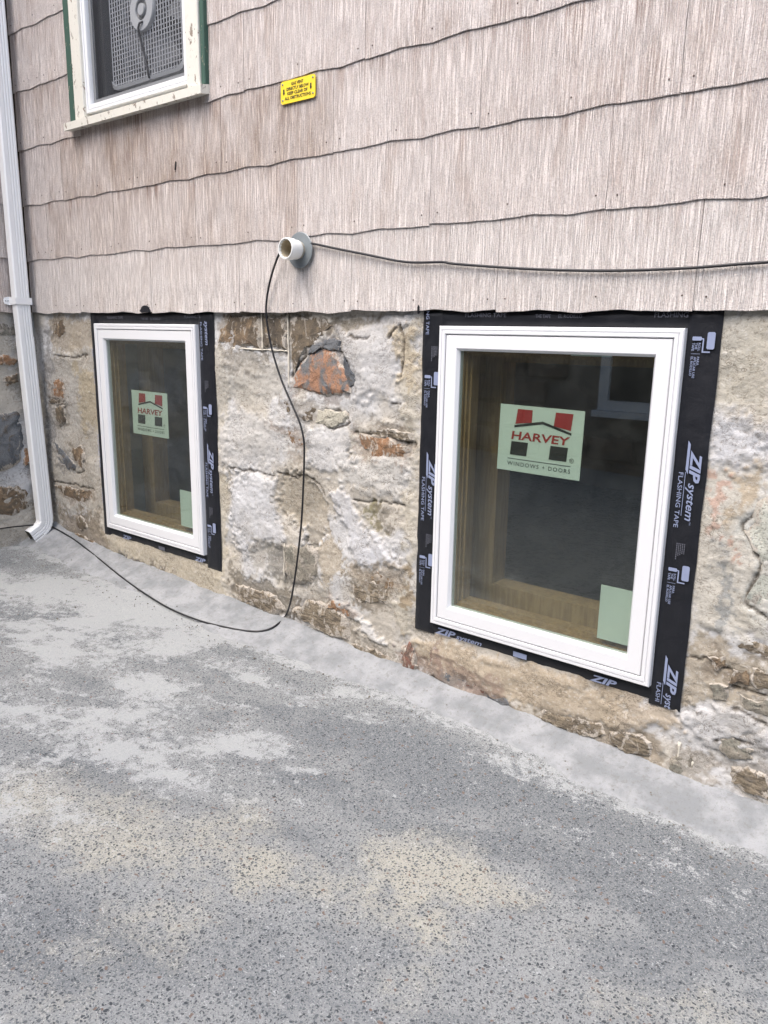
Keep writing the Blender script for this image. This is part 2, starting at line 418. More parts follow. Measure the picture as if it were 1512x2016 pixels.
M = {}
M['shingle'] = mat_shingle(); M['mortar'] = mat_mortar(); M['ground'] = mat_ground(); M['fillet'] = mat_fillet()
M['vinyl'] = mat_vinyl(); M['tape'] = mat_tape(); M['glass'] = mat_glass(); M['screen'] = mat_screen()
M['print'] = mat_plain('tape_print_ink', L(138, 148, 176), .45, .1, 60)
M['print_dim'] = mat_plain('worn_tape_print_ink', L(92, 94, 104), .6, .35, 90)
M['cream'] = mat_peel('peeling_cream_paint', L(214, 211, 200), L(126, 114, 102), .59)
M['green'] = mat_peel('peeling_green_paint', L(54, 84, 72), L(120, 120, 104), .60, 20)
M['alu'] = mat_plain('white_storm_frame_paint', (.76, .77, .78), .35, .04)
M['grey'] = mat_plain('grey_plastic', L(122, 124, 126), .5, .08)
M['greylt'] = mat_plain('light_grey_plastic', L(172, 175, 178), .5, .08)
M['darkgrey'] = mat_plain('dark_grey_plastic', L(58, 60, 62), .5, .1)
M['room'] = mat_plain('dim_room_plaster', (.22, .22, .22), .9, .2, 5)
M['black'] = mat_plain('black_rubber', (.012, .012, .014), .42, .2, 60, .2, 300)
M['wood'] = mat_wood('pine_lumber', L(132, 104, 72), L(154, 124, 88))
M['paper'] = mat_plain('label_paper', (.55, .605, .575), .6, .05, 20)
M['red'] = mat_plain('red_ink', L(152, 38, 40), .5, .05)
M['ink'] = mat_plain('black_ink', (.016, .017, .018), .5, .05)
M['yellow'] = mat_plain('yellow_plate', L(238, 208, 52), .4, .06, 40)
M['galv'] = mat_plain('galvanised_steel', L(130, 137, 140), .45, .2, 25, .15, 200, .25)
M['pvc'] = mat_plain('white_pvc', L(226, 227, 224), .4, .05, 15)
M['pvcin'] = mat_plain('sooty_pipe_lining', L(182, 170, 146), .7, .25, 60)
M['spout'] = mat_plain('white_aluminium_spout', (.86, .87, .87), .36, .04, 4, .1, 30)
M['dirtyspout'] = mat_plain('spout_inner_dirt', L(90, 86, 76), .7, .3, 60)
M['nail'] = mat_plain('rusty_nail', L(84, 70, 62), .7, .3, 90)
M['sheath'] = mat_plain('sheathing_board', L(80, 66, 52), .9, .2, 6)
M['reveal'] = mat_plain('reveal_mortar', L(112, 114, 110), .9, .35, 18, .6, 60)
M['s_orange'] = mat_stone('rust_and_slate_stone', (L(110, 113, 115), L(162, 124, 100), L(124, 118, 112)), smear=.12, scale=15, stretch=(1.3, 1.3, .8))
M['s_rust'] = mat_stone('rusty_brown_stone', (L(152, 116, 88), L(126, 104, 84), L(176, 148, 122)), smear=.42, scale=20)
M['s_brown'] = mat_stone('brown_stone', (L(126, 108, 88), L(100, 90, 78), L(154, 136, 112)), smear=.34, scale=14)
M['s_layer'] = mat_stone('layered_brown_schist', (L(98, 90, 79), L(142, 131, 113), L(120, 113, 103)), True, smear=.46)
M['s_slate'] = mat_stone('dark_slate_stone', (L(86, 90, 95), L(112, 115, 118), L(104, 97, 90)), smear=.12, scale=10)
M['s_dark'] = mat_stone('dark_umber_stone', (L(92, 85, 76), L(112, 102, 88), L(132, 118, 98)), smear=.32, scale=12)
M['s_grey'] = mat_stone('grey_stone', (L(128, 126, 116), L(150, 144, 132), L(110, 106, 98)), smear=.35, scale=12)
M['s_red'] = mat_stone('red_brown_stone', (L(128, 92, 80), L(110, 94, 86), L(156, 132, 116)), smear=.38, scale=26)
M['s_pale'] = mat_stone('pale_green_grey_stone', (L(176, 178, 168), L(188, 188, 178), L(166, 170, 162)), smear=.4, scale=7)
M['s_cement'] = mat_stone('smooth_cement_pat', (L(172, 168, 154), L(178, 174, 160), L(166, 162, 150)), smear=.0, scale=6)

# ================================================================== THE SETTING: ground, fillet
def axis(segs):
    a = [segs[0][0]]
    for (s, e, d) in segs:
        n = max(1, int(round((e-s)/d))); a += list(s+(e-s)*np.arange(1, n+1)/n)
    return np.array(a)
gx = axis([(-60, -12, 8), (-12, -5, .25), (-5, .6, .016), (.6, 4, .1), (4, 60, 8)])
gy = axis([(-60, -6, 6), (-6, -2.2, .12), (-2.2, .06, .016), (.06, 60, 10)])
GXX, GYY = np.meshgrid(gx, gy, indexing='ij'); gX = GXX.ravel(); gY = GYY.ravel()
near = sstep(-9, -4, gX)*sstep(-5, -2, gY)
gZ = gz(gX) + near*((fbm(gX, gY, 1.6, 3, 3)-.5)*.022 + (fbm(gX, gY, 14, 3, 5)-.5)*.004)
res = np.zeros_like(gX); sand_sun = np.zeros_like(gX); dark = np.zeros_like(gX)
n1 = fbm(gX, gY, 3.0, 5, 11); n2 = fbm(gX, gY, 9.0, 4, 12); n3 = fbm(gX, gY, 1.3, 4, 19)
def gblob(arr, px, py, rx, ry, rot, amt):   # stain or painted sun patch at a spot of the pavement, radii in metres
    c = PG(px, py); a = R(rot); dx = (gX-c.x)*.82; dy = (gY-c.y)*.82
    u = (dx*math.cos(a)+dy*math.sin(a))/rx; v = (-dx*math.sin(a)+dy*math.cos(a))/ry
    d = np.sqrt(u*u+v*v) + (n1-.5)*1.3 + (n2-.5)*.7
    arr += (.72 if arr is sand_sun else .66)*amt*(1-sstep(.15, 1.35, d))
res += .10+.30*(n3-.5); sand_sun += .05+.5*(n3-.5); dark += .25+.6*(fbm(gX, gY, 1.7, 4, 31)-.5)
for b in [(130,1160,.35,.20,0,.75),(60,1140,.22,.12,0,.5),(330,1210,.55,.20,0,.55),(230,1270,.4,.12,10,.6),(430,1290,.35,.13,0,.5),(60,1255,.25,.08,0,.5),
          (240,1330,.45,.10,5,.45),(500,1330,.3,.1,0,.4),(320,1385,.4,.12,8,.5),(130,1420,.40,.12,10,.5),(330,1440,.42,.10,12,.55),(210,1470,.3,.08,12,.5),(40,1570,.30,.10,10,.5),
          (470,1460,.2,.06,15,.4),(600,1512,.08,.025,30,.9),(680,1365,.09,.04,10,.7),(715,1415,.08,.035,20,.7),(975,1510,.10,.035,0,.5),(560,1350,.2,.06,0,.4),(1060,1530,.12,.04,0,.4),
          (680,1560,.04,.03,0,.6),(380,1545,.4,.06,15,.28),(250,1190,.3,.08,0,.5),(1130,1640,.1,.06,20,.3),(1330,1730,.12,.10,20,.28)]: gblob(res, *b)
for b in [(860,1690,.20,.13,25,.8),(1000,1770,.26,.09,30,.95),(1130,1840,.14,.06,30,.7),(330,1640,.45,.16,10,.6),(150,1640,.4,.12,10,.4),(700,1800,.25,.14,10,.6),(600,1700,.3,.12,10,.4),  # beige wear, with patches of reflected sun painted into the colour
          (800,1960,.25,.1,20,.5),(1200,1960,.14,.08,30,.6),(1400,1990,.1,.07,30,.6),(350,1900,.3,.12,10,.35),(100,1990,.25,.1,0,.5),(850,1830,.2,.1,20,.5),(420,1480,.4,.1,0,.3),(250,1800,.3,.1,0,.25)]: gblob(sand_sun, *b)
for b in [(40,1225,.45,.16,0,.8),(170,1240,.25,.06,0,.6),(170,1120,.1,.05,0,.7),(20,1110,.35,.10,20,.8),(830,1480,.45,.14,20,.8),(1050,1580,.35,.12,25,.75),(1300,1690,.3,.14,30,.7),(1400,1790,.25,.16,30,.8),
          (620,1400,.5,.09,5,.5),(700,1560,.3,.10,10,.45),(1480,1850,.2,.12,30,.7),(250,1540,.5,.06,15,.5),(130,1850,.5,.10,10,.4),(1150,1700,.3,.06,25,.5),(560,1520,.3,.08,0,.4)]: gblob(dark, *b)
# cement slurry feathered out from the fillet
de = -gY - np.interp(gX, FX, FWID)
inw = (gX > CORNER) & (gX < 1.4)
res += inw*np.where(gY > -1.0, .50*(1-sstep(-.04, .10, de+(n1-.5)*.16)), 0)
res += .12*sstep(-2.0, -2.9, gX)*sstep(-1.4, -.8, gY)
scuff = sstep(.50, .68, fbm(gX*.8+gY*.5, gY*1.9-gX*.9, 5.5, 5, 77, .6))
res += scuff*(.16+.30*sstep(-1.3, -2.2, gX)*sstep(-1.7, -1.0, gY))
dark += .42*sstep(.50, .68, fbm(gX*.8+gY*.5, gY*1.9-gX*.9, 4.2, 5, 78, .6))
dark *= 1-.7*np.clip(res, 0, 1)*.6
ground = grid_object('driveway', gX, gY, gZ, len(gx), len(gy), M['ground'], cols=np.clip(np.stack([res, sand_sun, dark], -1), 0, 1))
tag(ground, 'worn grey aggregate driveway with pale cement stains below the wall', 'driveway', kind='structure')

fx = axis([(CORNER-.03, 1.3, .012)]); ft = np.linspace(0, 1, 24)
FXX, FTT = np.meshgrid(fx, ft, indexing='ij'); a = FXX.ravel(); t = FTT.ravel()
wd = np.interp(a, FX, FWID) + (fbm(a, a*0, 5, 5, 41, .6)-.5)*.12
fy = .05 - t*(wd+.05)
fz = gz(a) + fillet_h(a, fy*np.interp(a, FX, FWID)/wd) + (fbm(a, fy, 22, 4, 42)-.5)*.014*(1-t*.5) + (fbm(a, fy, 5, 3, 43)-.5)*.016*(1-t) + .003 - .014*sstep(.80, 1, t)
fil = grid_object('cement_fillet', a, fy, fz, len(fx), len(ft), M['fillet'])
tag(fil, 'pale trowelled cement strip where the wall meets the driveway', 'cement strip', kind='structure')

# ================================================================== FOUNDATION
FD = .022                                  # depth of the mortar face behind the siding plane
WIN = {'R': (-1.489, -.700, -1.073, -.046), 'L': (-3.546, -2.760, -1.076, -.050)}
found = thing('stone_foundation', 'rubble stone foundation smeared with pale mortar under the shingle siding', 'stone wall', (-2.0, FD, -1.36)); found['kind'] = 'thing'
cream = (192, 186, 175); wht = (200, 200, 200); tanm = (182, 162, 128)
PAINT = [  # (photo outline, colour, softness in m, raise in m)
 ([(200,1040),(445,1110),(445,1185),(330,1160),(215,1090)], (190,176,146), .03, .004),
 ([(418,690),(452,690),(455,1110),(430,1115)], (190,178,150), .025, .004),
 ([(790,640),(835,618),(815,1245),(785,1245),(800,900)], (188,178,154), .03, .004),
 ([(795,1240),(1345,1395),(1350,1440),(1200,1432),(1000,1372),(820,1290)], (186,162,126), .03, .005),
 ([(1358,900),(1512,900),(1512,1230),(1345,1240)], (188,180,160), .05, .004),
 ([(1400,615),(1512,615),(1512,820),(1400,820)], (184,176,154), .04, .0),
 ([(1395,820),(1512,850),(1512,920),(1400,915)], (186,188,194), .05, .008),
 ([(1440,920),(1495,930),(1480,1010),(1450,1030)], (182,158,122), .02, .0),
 ([(1408,940),(1428,940),(1425,1042),(1405,1042)], (196,150,126), .012, .0),
 ([(1440,1050),(1458,1060),(1440,1110),(1430,1105)], (188,138,112), .012, .0),
 ([(1420,1060),(1436,1075),(1420,1130),(1408,1120)], (150,152,148), .012, .0),
 ([(1425,1130),(1440,1160),(1418,1235),(1408,1225)], (136,142,142), .012, .0),
 ([(450,615),(760,615),(700,650),(600,665),(450,660)], (140,124,98), .03, -.004),
 ([(655,650),(800,618),(790,700),(780,800),(700,790),(700,720)], (186,184,182), .03, .006),
 ([(775,650),(830,640),(825,760),(790,740)], (190,170,132), .03, .002),
 ([(425,700),(560,700),(560,780),(430,790)], (180,174,160), .03, .0),
 ([(430,690),(530,690),(525,735),(460,730)], (150,144,132), .02, -.002),
 ([(430,810),(560,810),(600,900),(440,930)], (194,192,188), .04, .004),
 ([(605,845),(705,840),(700,930),(600,920)], (198,198,198), .03, .006),
 ([(455,925),(560,940),(560,1060),(470,1080)], (198,200,204), .04, .010),
 ([(640,960),(680,960),(790,1130),(700,1110)], (196,198,204), .04, .010),
 ([(670,900),(810,905),(800,980),(680,960)], (194,192,186), .04, .004),
 ([(545,938),(610,938),(635,975),(650,1060),(620,1080),(560,1010)], (174,160,134), .02, -.010),
 ([(600,1070),(660,1070),(690,1130),(640,1150)], (178,160,128), .02, -.002),
 ([(520,1060),(620,1065),(628,1145),(560,1152),(525,1130)], (138,134,122), .02, -.004),
 ([(490,1060),(520,1060),(520,1120),(490,1130)], (176,170,158), .02, .0),
 ([(735,980),(752,980),(758,1045),(742,1040)], (128,116,70), .012, -.003),
 ([(725,1000),(738,985),(735,1030)], (150,142,96), .012, .0),
 ([(755,1010),(780,1005),(775,1035),(758,1040)], (140,130,112), .012, .0),
 ([(455,1120),(560,1160),(590,1180),(560,1220),(470,1180)], (124,114,94), .02, -.004),
 ([(640,1180),(670,1185),(770,1262),(745,1270)], (208,208,206), .015, .010),
 ([(690,1110),(800,1120),(800,1180),(700,1185)], (160,146,122), .02, .0),
 ([(800,1130),(818,1130),(815,1200),(800,1200)], (150,126,88), .012, .0),
 ([(690,1240),(800,1290),(790,1300),(690,1275)], (172,164,148), .02, .0),
 ([(800,1265),(1000,1340),(1000,1395),(900,1360),(800,1320)], (158,128,106), .025, .0),
 ([(1000,1385),(1300,1440),(1300,1520),(1150,1470),(1000,1410)], (158,140,112), .025, .0),
 ([(1340,1400),(1512,1400),(1512,1470),(1400,1470)], (186,186,186), .03, .008),
 ([(1345,1250),(1512,1270),(1512,1400),(1345,1390)], (168,150,118), .03, .0),
 ([(1300,1470),(1420,1470),(1420,1550),(1310,1530)], (164,154,138), .02, .002),
 ([(95,618),(185,618),(190,700),(110,700)], (176,158,128), .03, .0),
 ([(95,700),(190,700),(205,1010),(110,1010)], (172,164,148), .04, .002),
 ([(90,640),(103,640),(108,1020),(95,1020)], (140,138,136), .015, .0),
 ([(150,720),(190,720),(195,830),(160,850)], (178,160,122), .03, .0),
 ([(110,1000),(200,1010),(220,1085),(130,1060)], (142,124,98), .025, .0),
 ([(220,1085),(330,1130),(330,1160),(230,1110)], (128,116,98), .02, -.003),
]
CRACKS_SHADE = [  # dark open joints and cracks in the mortar, plus painted ledge shading (photo polylines, half width m)
 ([(1530,970),(1512,985),(1490,1010),(1472,1030),(1466,1046),(1486,1070),(1496,1092),(1498,1112),(1494,1138),(1476,1165),(1468,1190),(1512,1215),(1540,1225)], .0035),
 ([(704,850),(735,853),(770,862),(815,876)], .004), ([(690,836),(684,820),(664,808),(640,803)], .0025), ([(688,838),(676,843),(650,845)], .003),
 ([(574,738),(586,716),(600,700)], .004), ([(668,676),(676,700),(690,730)], .004), ([(690,660),(716,668),(730,664)], .003),
 ([(548,930),(575,940),(606,936),(628,950),(640,975)], .003), ([(455,922),(500,926),(540,936)], .0025), ([(700,985),(760,988),(800,994)], .002),  # first stroke paints the shading under the mortar ledge
 ([(560,1150),(560,1075)], .002), ([(470,1185),(520,1205),(575,1228),(640,1260),(720,1290),(790,1318)], .004), ([(1062,1418),(1130,1450),(1200,1476),(1290,1510)], .003),
 ([(1412,1455),(1450,1450),(1480,1462)], .003), ([(1345,1290),(1400,1300),(1440,1316)], .002), ([(1440,1352),(1512,1368)], .003), ([(1450,1396),(1512,1420)], .003),
 ([(106,786),(132,788)], .003), ([(118,902),(150,930),(166,930)], .003), ([(165,880),(172,925)], .002), ([(105,945),(150,955),(190,965)], .003), ([(108,700),(140,705),(170,702)], .002),
 ([(790,640),(800,660),(796,700),(792,740)], .003), ([(770,660),(786,646)], .003), ([(772,800),(790,796)], .003), ([(850,1330),(900,1356),(960,1386)], .003)]
STONES = [  # photo outline, material, proud of the mortar in m
 ([(572,762),(580,728),(598,706),(615,690),(640,680),(668,690),(675,715),(684,745),(690,772),(668,782),(640,779),(610,776)], 's_orange', .012),
 ([(600,700),(612,680),(640,668),(665,664),(680,676),(668,690),(640,682),(612,694)], 's_slate', .010),
 ([(676,688),(690,722),(712,742),(727,753),(704,763),(684,770),(676,735)], 's_slate', .010),
 ([(572,618),(640,618),(660,640),(640,662),(604,688),(578,735),(571,700)], 's_dark', .003),
 ([(450,620),(513,620),(514,682),(480,682),(426,680),(430,650)], 's_brown', .004),
 ([(518,620),(564,620),(566,686),(519,684)], 's_dark', .004),
 ([(545,785),(580,788),(625,802),(622,832),(600,832),(570,812)], 's_dark', .006),
 ([(622,808),(645,802),(678,812),(685,822),(680,836),(660,843),(632,841),(618,830)], 's_cement', .012),
 ([(540,836),(562,840),(585,848),(597,862),(600,882),(584,884),(570,872),(562,856)], 's_rust', .010),
 ([(566,888),(598,892),(600,912),(590,922),(574,908)], 's_brown', .006),
 ([(706,852),(740,856),(775,868),(812,876),(800,902),(772,912),(738,905),(712,884)], 's_rust', .012),
 ([(715,842),(760,845),(815,858),(815,868),(760,862),(722,852)], 's_layer', .006),
 ([(556,1072),(600,1070),(622,1082),(630,1130),(610,1150),(575,1150),(560,1125)], 's_grey', .006),
 ([(462,1150),(500,1158),(540,1172),(560,1198),(540,1208),(500,1194),(468,1180)], 's_layer', .008),
 ([(572,1205),(600,1178),(640,1186),(688,1212),(692,1258),(660,1254),(610,1232)], 's_layer', .014),
 ([(640,1192),(652,1176),(680,1192),(702,1206),(690,1218),(660,1202)], 's_rust', .010),
 ([(692,1150),(740,1140),(775,1165),(772,1190),(738,1192),(700,1184)], 's_layer', .010),
 ([(700,1125),(745,1125),(790,1150),(800,1168),(768,1160),(720,1140)], 's_brown', .005),
 ([(690,1262),(725,1272),(775,1296),(770,1306),(725,1288),(692,1274)], 's_layer', .010),
 ([(790,1268),(808,1264),(820,1290),(818,1318),(800,1316),(792,1296)], 's_red', .010),
 ([(846,1276),(862,1272),(864,1310),(848,1316)], 's_red', .008),
 ([(866,1308),(905,1318),(925,1342),(905,1352),(872,1336)], 's_slate', .006),
 ([(905,1330),(950,1345),(970,1362),(950,1366),(915,1352)], 's_red', .008),
 ([(955,1362),(995,1372),(1015,1390),(990,1398),(955,1382)], 's_slate', .010),
 ([(1062,1392),(1120,1408),(1190,1425),(1200,1452),(1150,1452),(1090,1430),(1062,1412)], 's_layer', .012),
 ([(1195,1432),(1240,1442),(1284,1462),(1284,1492),(1240,1488),(1200,1462)], 's_layer', .014),
 ([(1314,1478),(1360,1484),(1376,1500),(1372,1532),(1318,1520)], 's_grey', .004),
 ([(1412,1452),(1440,1446),(1490,1470),(1480,1502),(1440,1494),(1414,1476)], 's_grey', .012),
 ([(1430,1512),(1470,1510),(1512,1528),(1530,1575),(1480,1565),(1432,1540)], 's_layer', .012),
 ([(1490,985),(1540,960),(1560,1100),(1550,1235),(1500,1210),(1466,1192),(1490,1160),(1498,1120),(1490,1088),(1468,1044)], 's_pale', .004),
 ([(1440,1248),(1480,1256),(1530,1276),(1530,1300),(1480,1286),(1444,1270)], 's_layer', .008),
 ([(1392,1290),(1425,1292),(1432,1316),(1404,1320)], 's_brown', .007),
 ([(1440,1318),(1475,1318),(1476,1352),(1436,1350)], 's_brown', .006),
 ([(1482,1312),(1540,1330),(1540,1362),(1480,1348)], 's_layer', .008),
 ([(1396,1340),(1436,1346),(1428,1380),(1405,1376)], 's_grey', .005),
 ([(1450,1366),(1540,1384),(1540,1412),(1450,1394)], 's_grey', .006),
 ([(106,634),(126,630),(130,652),(118,668),(104,660)], 's_brown', .006),
 ([(104,748),(120,742),(130,762),(130,786),(104,784)], 's_rust', .010),
 ([(96,786),(130,786),(130,794),(98,796)], 's_dark', .006),
 ([(110,800),(130,798),(131,832),(118,842),(110,826)], 's_dark', .010),
 ([(106,866),(126,884),(150,916),(140,928),(118,912)], 's_slate', .010),
 ([(136,880),(160,878),(170,902),(164,922),(146,906)], 's_brown', .006),
 ([(108,952),(145,958),(188,968),(190,984),(160,992),(130,978)], 's_brown', .012),
 ([(150,1020),(166,1016),(174,1040),(160,1046)], 's_dark', .006),
 ([(232,1092),(262,1098),(280,1116),(262,1124),(240,1110)], 's_slate', .008),
 ([(145,1050),(165,1052),(190,1072),(176,1080),(150,1066)], 's_brown', .008),
]
RSTONES = [  # on the return wall
 ([(-20,702),(20,700),(38,706),(36,718),(-20,722)], 's_rust', .010),
 ([(8,742),(40,734),(42,752),(14,762)], 's_brown', .012),
 ([(-60,818),(10,812),(50,806),(54,850),(58,880),(40,910),(0,930),(-60,930)], 's_slate', .014),
 ([(50,882),(58,876),(62,912),(52,922)], 's_rust', .010),
 ([(-60,968),(30,955),(62,952),(68,996),(30,1016),(-60,1034)], 's_brown', .010),
 ([(-60,640),(10,636),(40,640),(40,660),(-60,668)], 's_grey', .006),
]
HALO = {'s_orange': (140,118,100), 's_rust': (150,122,98), 's_brown': (138,118,94), 's_layer': (124,112,94), 's_slate': (116,118,120), 's_dark': (118,106,90), 's_grey': (150,146,136), 's_red': (150,118,102), 's_pale': (180,184,176), 's_cement': (176,172,160)}
def wall_grid(u0, u1, z0, z1, step, main=True):
    u = axis([(u0, u1, step)]); z = axis([(z0, z1, step)])
    UU, ZZ = np.meshgrid(u, z, indexing='ij'); U = UU.ravel(); Z = ZZ.ravel()
    sd = 0 if main else 90
    wx = (fbm(U, Z, 11, 4, 51+sd)-.5); wz = (fbm(U, Z, 11, 4, 61+sd)-.5); w3 = (fbm(U, Z, 40, 3, 66+sd)-.5); w4 = (fbm(U, Z, 85, 2, 67+sd)-.5)
    b = sstep(.40, .62, fbm(U, Z, 4.5, 5, 71+sd))[:, None]
    C = lin(cream)[None]*(1-b)+lin(wht)[None]*b
    if not main: C = C*.92
    D = -((fbm(U, Z, 5, 3, 81+sd)-.45)*.026 + (fbm(U, Z, 17, 3, 82+sd)-.5)*.006 + (np.abs(fbm(U, Z, 34, 4, 83+sd)-.5))*.005 + np.clip(fbm(U+.6*Z, Z*2.2, 13, 4, 85+sd)-.52, 0, 1)*.012 + (fbm(U, Z, 80, 3, 84+sd)-.5)*.003)
    crk_shade = np.zeros(len(U))
    if main:
        halo = [([(a+(a-sum(q[0] for q in pl)/len(pl))*.10, b+(b-sum(q[1] for q in pl)/len(pl))*.10) for a, b in pl], HALO[mt], .022, -.002) for pl, mt, hh in STONES]
        for pl, hw in CRACKS_SHADE:
            W2 = [(P(a, b, FD).x, P(a, b, FD).z) for a, b in pl]; xs = [q[0] for q in W2]; zs = [q[1] for q in W2]
            k = np.where((U > min(xs)-.06) & (U < max(xs)+.06) & (Z > min(zs)-.06) & (Z < max(zs)+.06))[0]
            d = np.full(len(k), 9.0); uu = U[k]+wx[k]*.03+w3[k]*.02; zz = Z[k]+wz[k]*.03+w3[k]*.02
            for i in range(len(W2)-1):
                ax, az = W2[i]; ex, ez = W2[i+1][0]-ax, W2[i+1][1]-az
                t = np.clip(((uu-ax)*ex+(zz-az)*ez)/(ex*ex+ez*ez), 0, 1); d = np.minimum(d, np.hypot(uu-ax-ex*t, zz-az-ez*t))
            crk_shade[k] = np.maximum(crk_shade[k], 1-sstep(hw*.7, hw*1.5+.003, d+np.clip(w4[k], 0, 1)*.008))
        for ip, (poly, col, soft, hgt) in enumerate(PAINT+halo):
            amt = .80 if ip < len(PAINT) else .50
            g_ = (col[0]+col[1]+col[2])/3; col = tuple(q+(g_-q)*.38+4 for q in col)
            W2 = [(P(a, b, FD).x, P(a, b, FD).z) for a, b in poly]
            xs = [q[0] for q in W2]; zs = [q[1] for q in W2]
            k = np.where((U > min(xs)-.15) & (U < max(xs)+.15) & (Z > min(zs)-.15) & (Z < max(zs)+.15))[0]
            if len(k) == 0: continue
            d = poly_sdf(U[k]+wx[k]*.12, Z[k]+wz[k]*.12, W2) + w3[k]*.05 + w4[k]*.06
            mk = 1-sstep(-soft*.6, soft*.6, d)
            C[k] = C[k]*(1-mk[:, None]*amt)+lin(col)[None]*mk[:, None]*amt
            D[k] -= hgt*(1-sstep(-soft*.7, soft*.5, d))
    C = C*(1-.80*crk_shade[:, None])+lin((70, 62, 52))[None]*.80*crk_shade[:, None]; D += crk_shade*.007
    return u, z, U, Z, C*.90, D
# main face
u, z, U, Z, C, D = wall_grid(CORNER-.05, 1.3, -1.46, .03, .0052)
keep = np.ones((len(u)-1)*(len(z)-1), bool)
uc = ((u[:-1]+u[1:])/2)[:, None]+0*z[None, :-1]; zc = 0*u[:-1, None]+((z[:-1]+z[1:])/2)[None]
for (x0, x1, z0, z1) in WIN.values():
    i = .026
    keep &= ~((uc > x0+i) & (uc < x1-i) & (zc > z0+i) & (zc < z1-i)).ravel()
    d = poly_sdf(U, Z, [(x0-.05, z0-.03), (x1+.08, z0-.03), (x1+.08, z1+.06), (x0-.05, z1+.06)])
    D = D*sstep(-.03, .06, d) + .004*(1-sstep(-.03, .06, d))
grid_object('mortar_face', U, FD+D, Z, len(u), len(z), M['mortar'], found, keep, C)
# return face
u, z, U, Z, C, D = wall_grid(-1.62, .06, -1.46, .03, .009, False)
grid_object('mortar_face', CORNER-FD-D, U, Z, len(u), len(z), M['mortar'], found, None, C)

def make_stone(poly, mat, h, seed, ret=False):
    rg = random.Random(seed)
    if ret: pts = [(PXX(a, b, CORNER).y, PXX(a, b, CORNER).z) for a, b in poly]
    else: pts = [(P(a, b, FD).x, P(a, b, FD).z) for a, b in poly]
    per = sum(math.dist(pts[i], pts[(i+1) % len(pts)]) for i in range(len(pts))); stp = max(.008, per/60)
    out = []
    for i in range(len(pts)):
        a, b = pts[i], pts[(i+1) % len(pts)]; n = max(1, int(math.dist(a, b)/stp))
        for k in range(n):
            t = k/n; out.append((a[0]+(b[0]-a[0])*t, a[1]+(b[1]-a[1])*t))
    cx = sum(p[0] for p in out)/len(out); cz = sum(p[1] for p in out)/len(out)
    o2 = []
    for (x, z) in out:
        o2.append((x+rg.uniform(-.005, .005)+.034*(float(fbm(x, z, 24, 3, seed))-.5), z+rg.uniform(-.004, .004)+.030*(float(fbm(x, z, 24, 3, seed+5))-.5)))
    n = len(o2); h = h*.50; rings = [(1.16, .026), (1.04, .013), (.95, .004), (.84, -.55*h), (.55, -1.0*h), (.25, -1.0*h)]
    vs = []; fs = []
    tx, tz = rg.uniform(-.04, .04), rg.uniform(-.03, .05)
    def place(x, d, z):
        return (CORNER-FD-d+.004, x, z) if ret else (x, FD+d-.004, z)
    for q, (s, d) in enumerate(rings):
        for (x, z) in o2:
            X = cx+(x-cx)*s; Zz = cz+(z-cz)*s
            dd = d + (0 if q == 0 else (float(fbm(X, Zz, 26, 3, seed+9))-.5)*.014 + tx*(X-cx)+tz*(Zz-cz))
            vs.append(place(X, dd, Zz))
    vs.append(place(cx, -h, cz))
    for q in range(len(rings)-1):
        for k in range(n): fs.append((q*n+k, q*n+(k+1) % n, (q+1)*n+(k+1) % n, (q+1)*n+k))
    b = (len(rings)-1)*n
    for k in range(n): fs.append((b+k, b+(k+1) % n, len(vs)-1))
    mb = MB(); mb.add(vs, fs); ob = mb.build('stone', M[mat], found, origin=place(cx, 0, cz)); smooth_angle(ob, 28)
    at = ob.data.color_attributes.new('Col', 'FLOAT_COLOR', 'POINT'); ev = [e for e in (1.0, 1.0, .6, .2, 0.0, 0.0) for _ in range(n)]+[0.0]
    at.data.foreach_set('color', [c for e in ev for c in (e, e, e, 1.0)])
    return ob
for i, (pl, mt, h) in enumerate(STONES): make_stone(pl, mt, h, 100+i)
for i, (pl, mt, h) in enumerate(RSTONES): make_stone(pl, mt, h, 300+i, True)
# raised pointing lines in old mortar
M['point'] = mat_plain('pale_pointing', L(206, 200, 186), .9, .12, 60, .4, 120)
for pl in ([(515,616),(516,650),(517,688)], [(566,616),(568,690),(569,762)], [(421,683),(470,686),(515,688),(566,691)], [(1337,1462),(1334,1515)], [(1364,1498),(1360,1528)],
           [(694,1118),(694,1190)], [(721,1160),(722,1186)], [(733,1155),(738,1190)], [(560,1070),(559,1142)]):
    pts = [P(a, b, FD-.001) for a, b in pl]; dense = []
    for i in range(len(pts)-1):
        for k in range(8):
            q = pts[i].lerp(pts[i+1], k/8); dense.append((q.x+random.uniform(-.0012, .0012), q.y, q.z+random.uniform(-.0012, .0012)))
    dense.append(pts[-1]); MB().tube(dense, [random.uniform(.0022, .0046) for _ in dense], 6).build('pointing_ridge', M['point'], found, smooth=True)
# window reveals in the thick wall
for (x0, x1, z0, z1) in WIN.values():
    i = .024; mb = MB(); X0, X1, Z0, Z1 = x0+i, x1-i, z0+i, z1-i; y0, y1 = FD+.004, .33
    mb.add([(X0,y0,Z0),(X1,y0,Z0),(X1,y0,Z1),(X0,y0,Z1),(X0-.03,y1,Z0),(X1+.03,y1,Z0),(X1+.03,y1,Z1),(X0-.03,y1,Z1)],
           [(0,1,5,4),(1,2,6,5),(2,3,7,6),(3,0,4,7)])
    mb.build('window_reveal', M['reveal'], found, fixn=False)

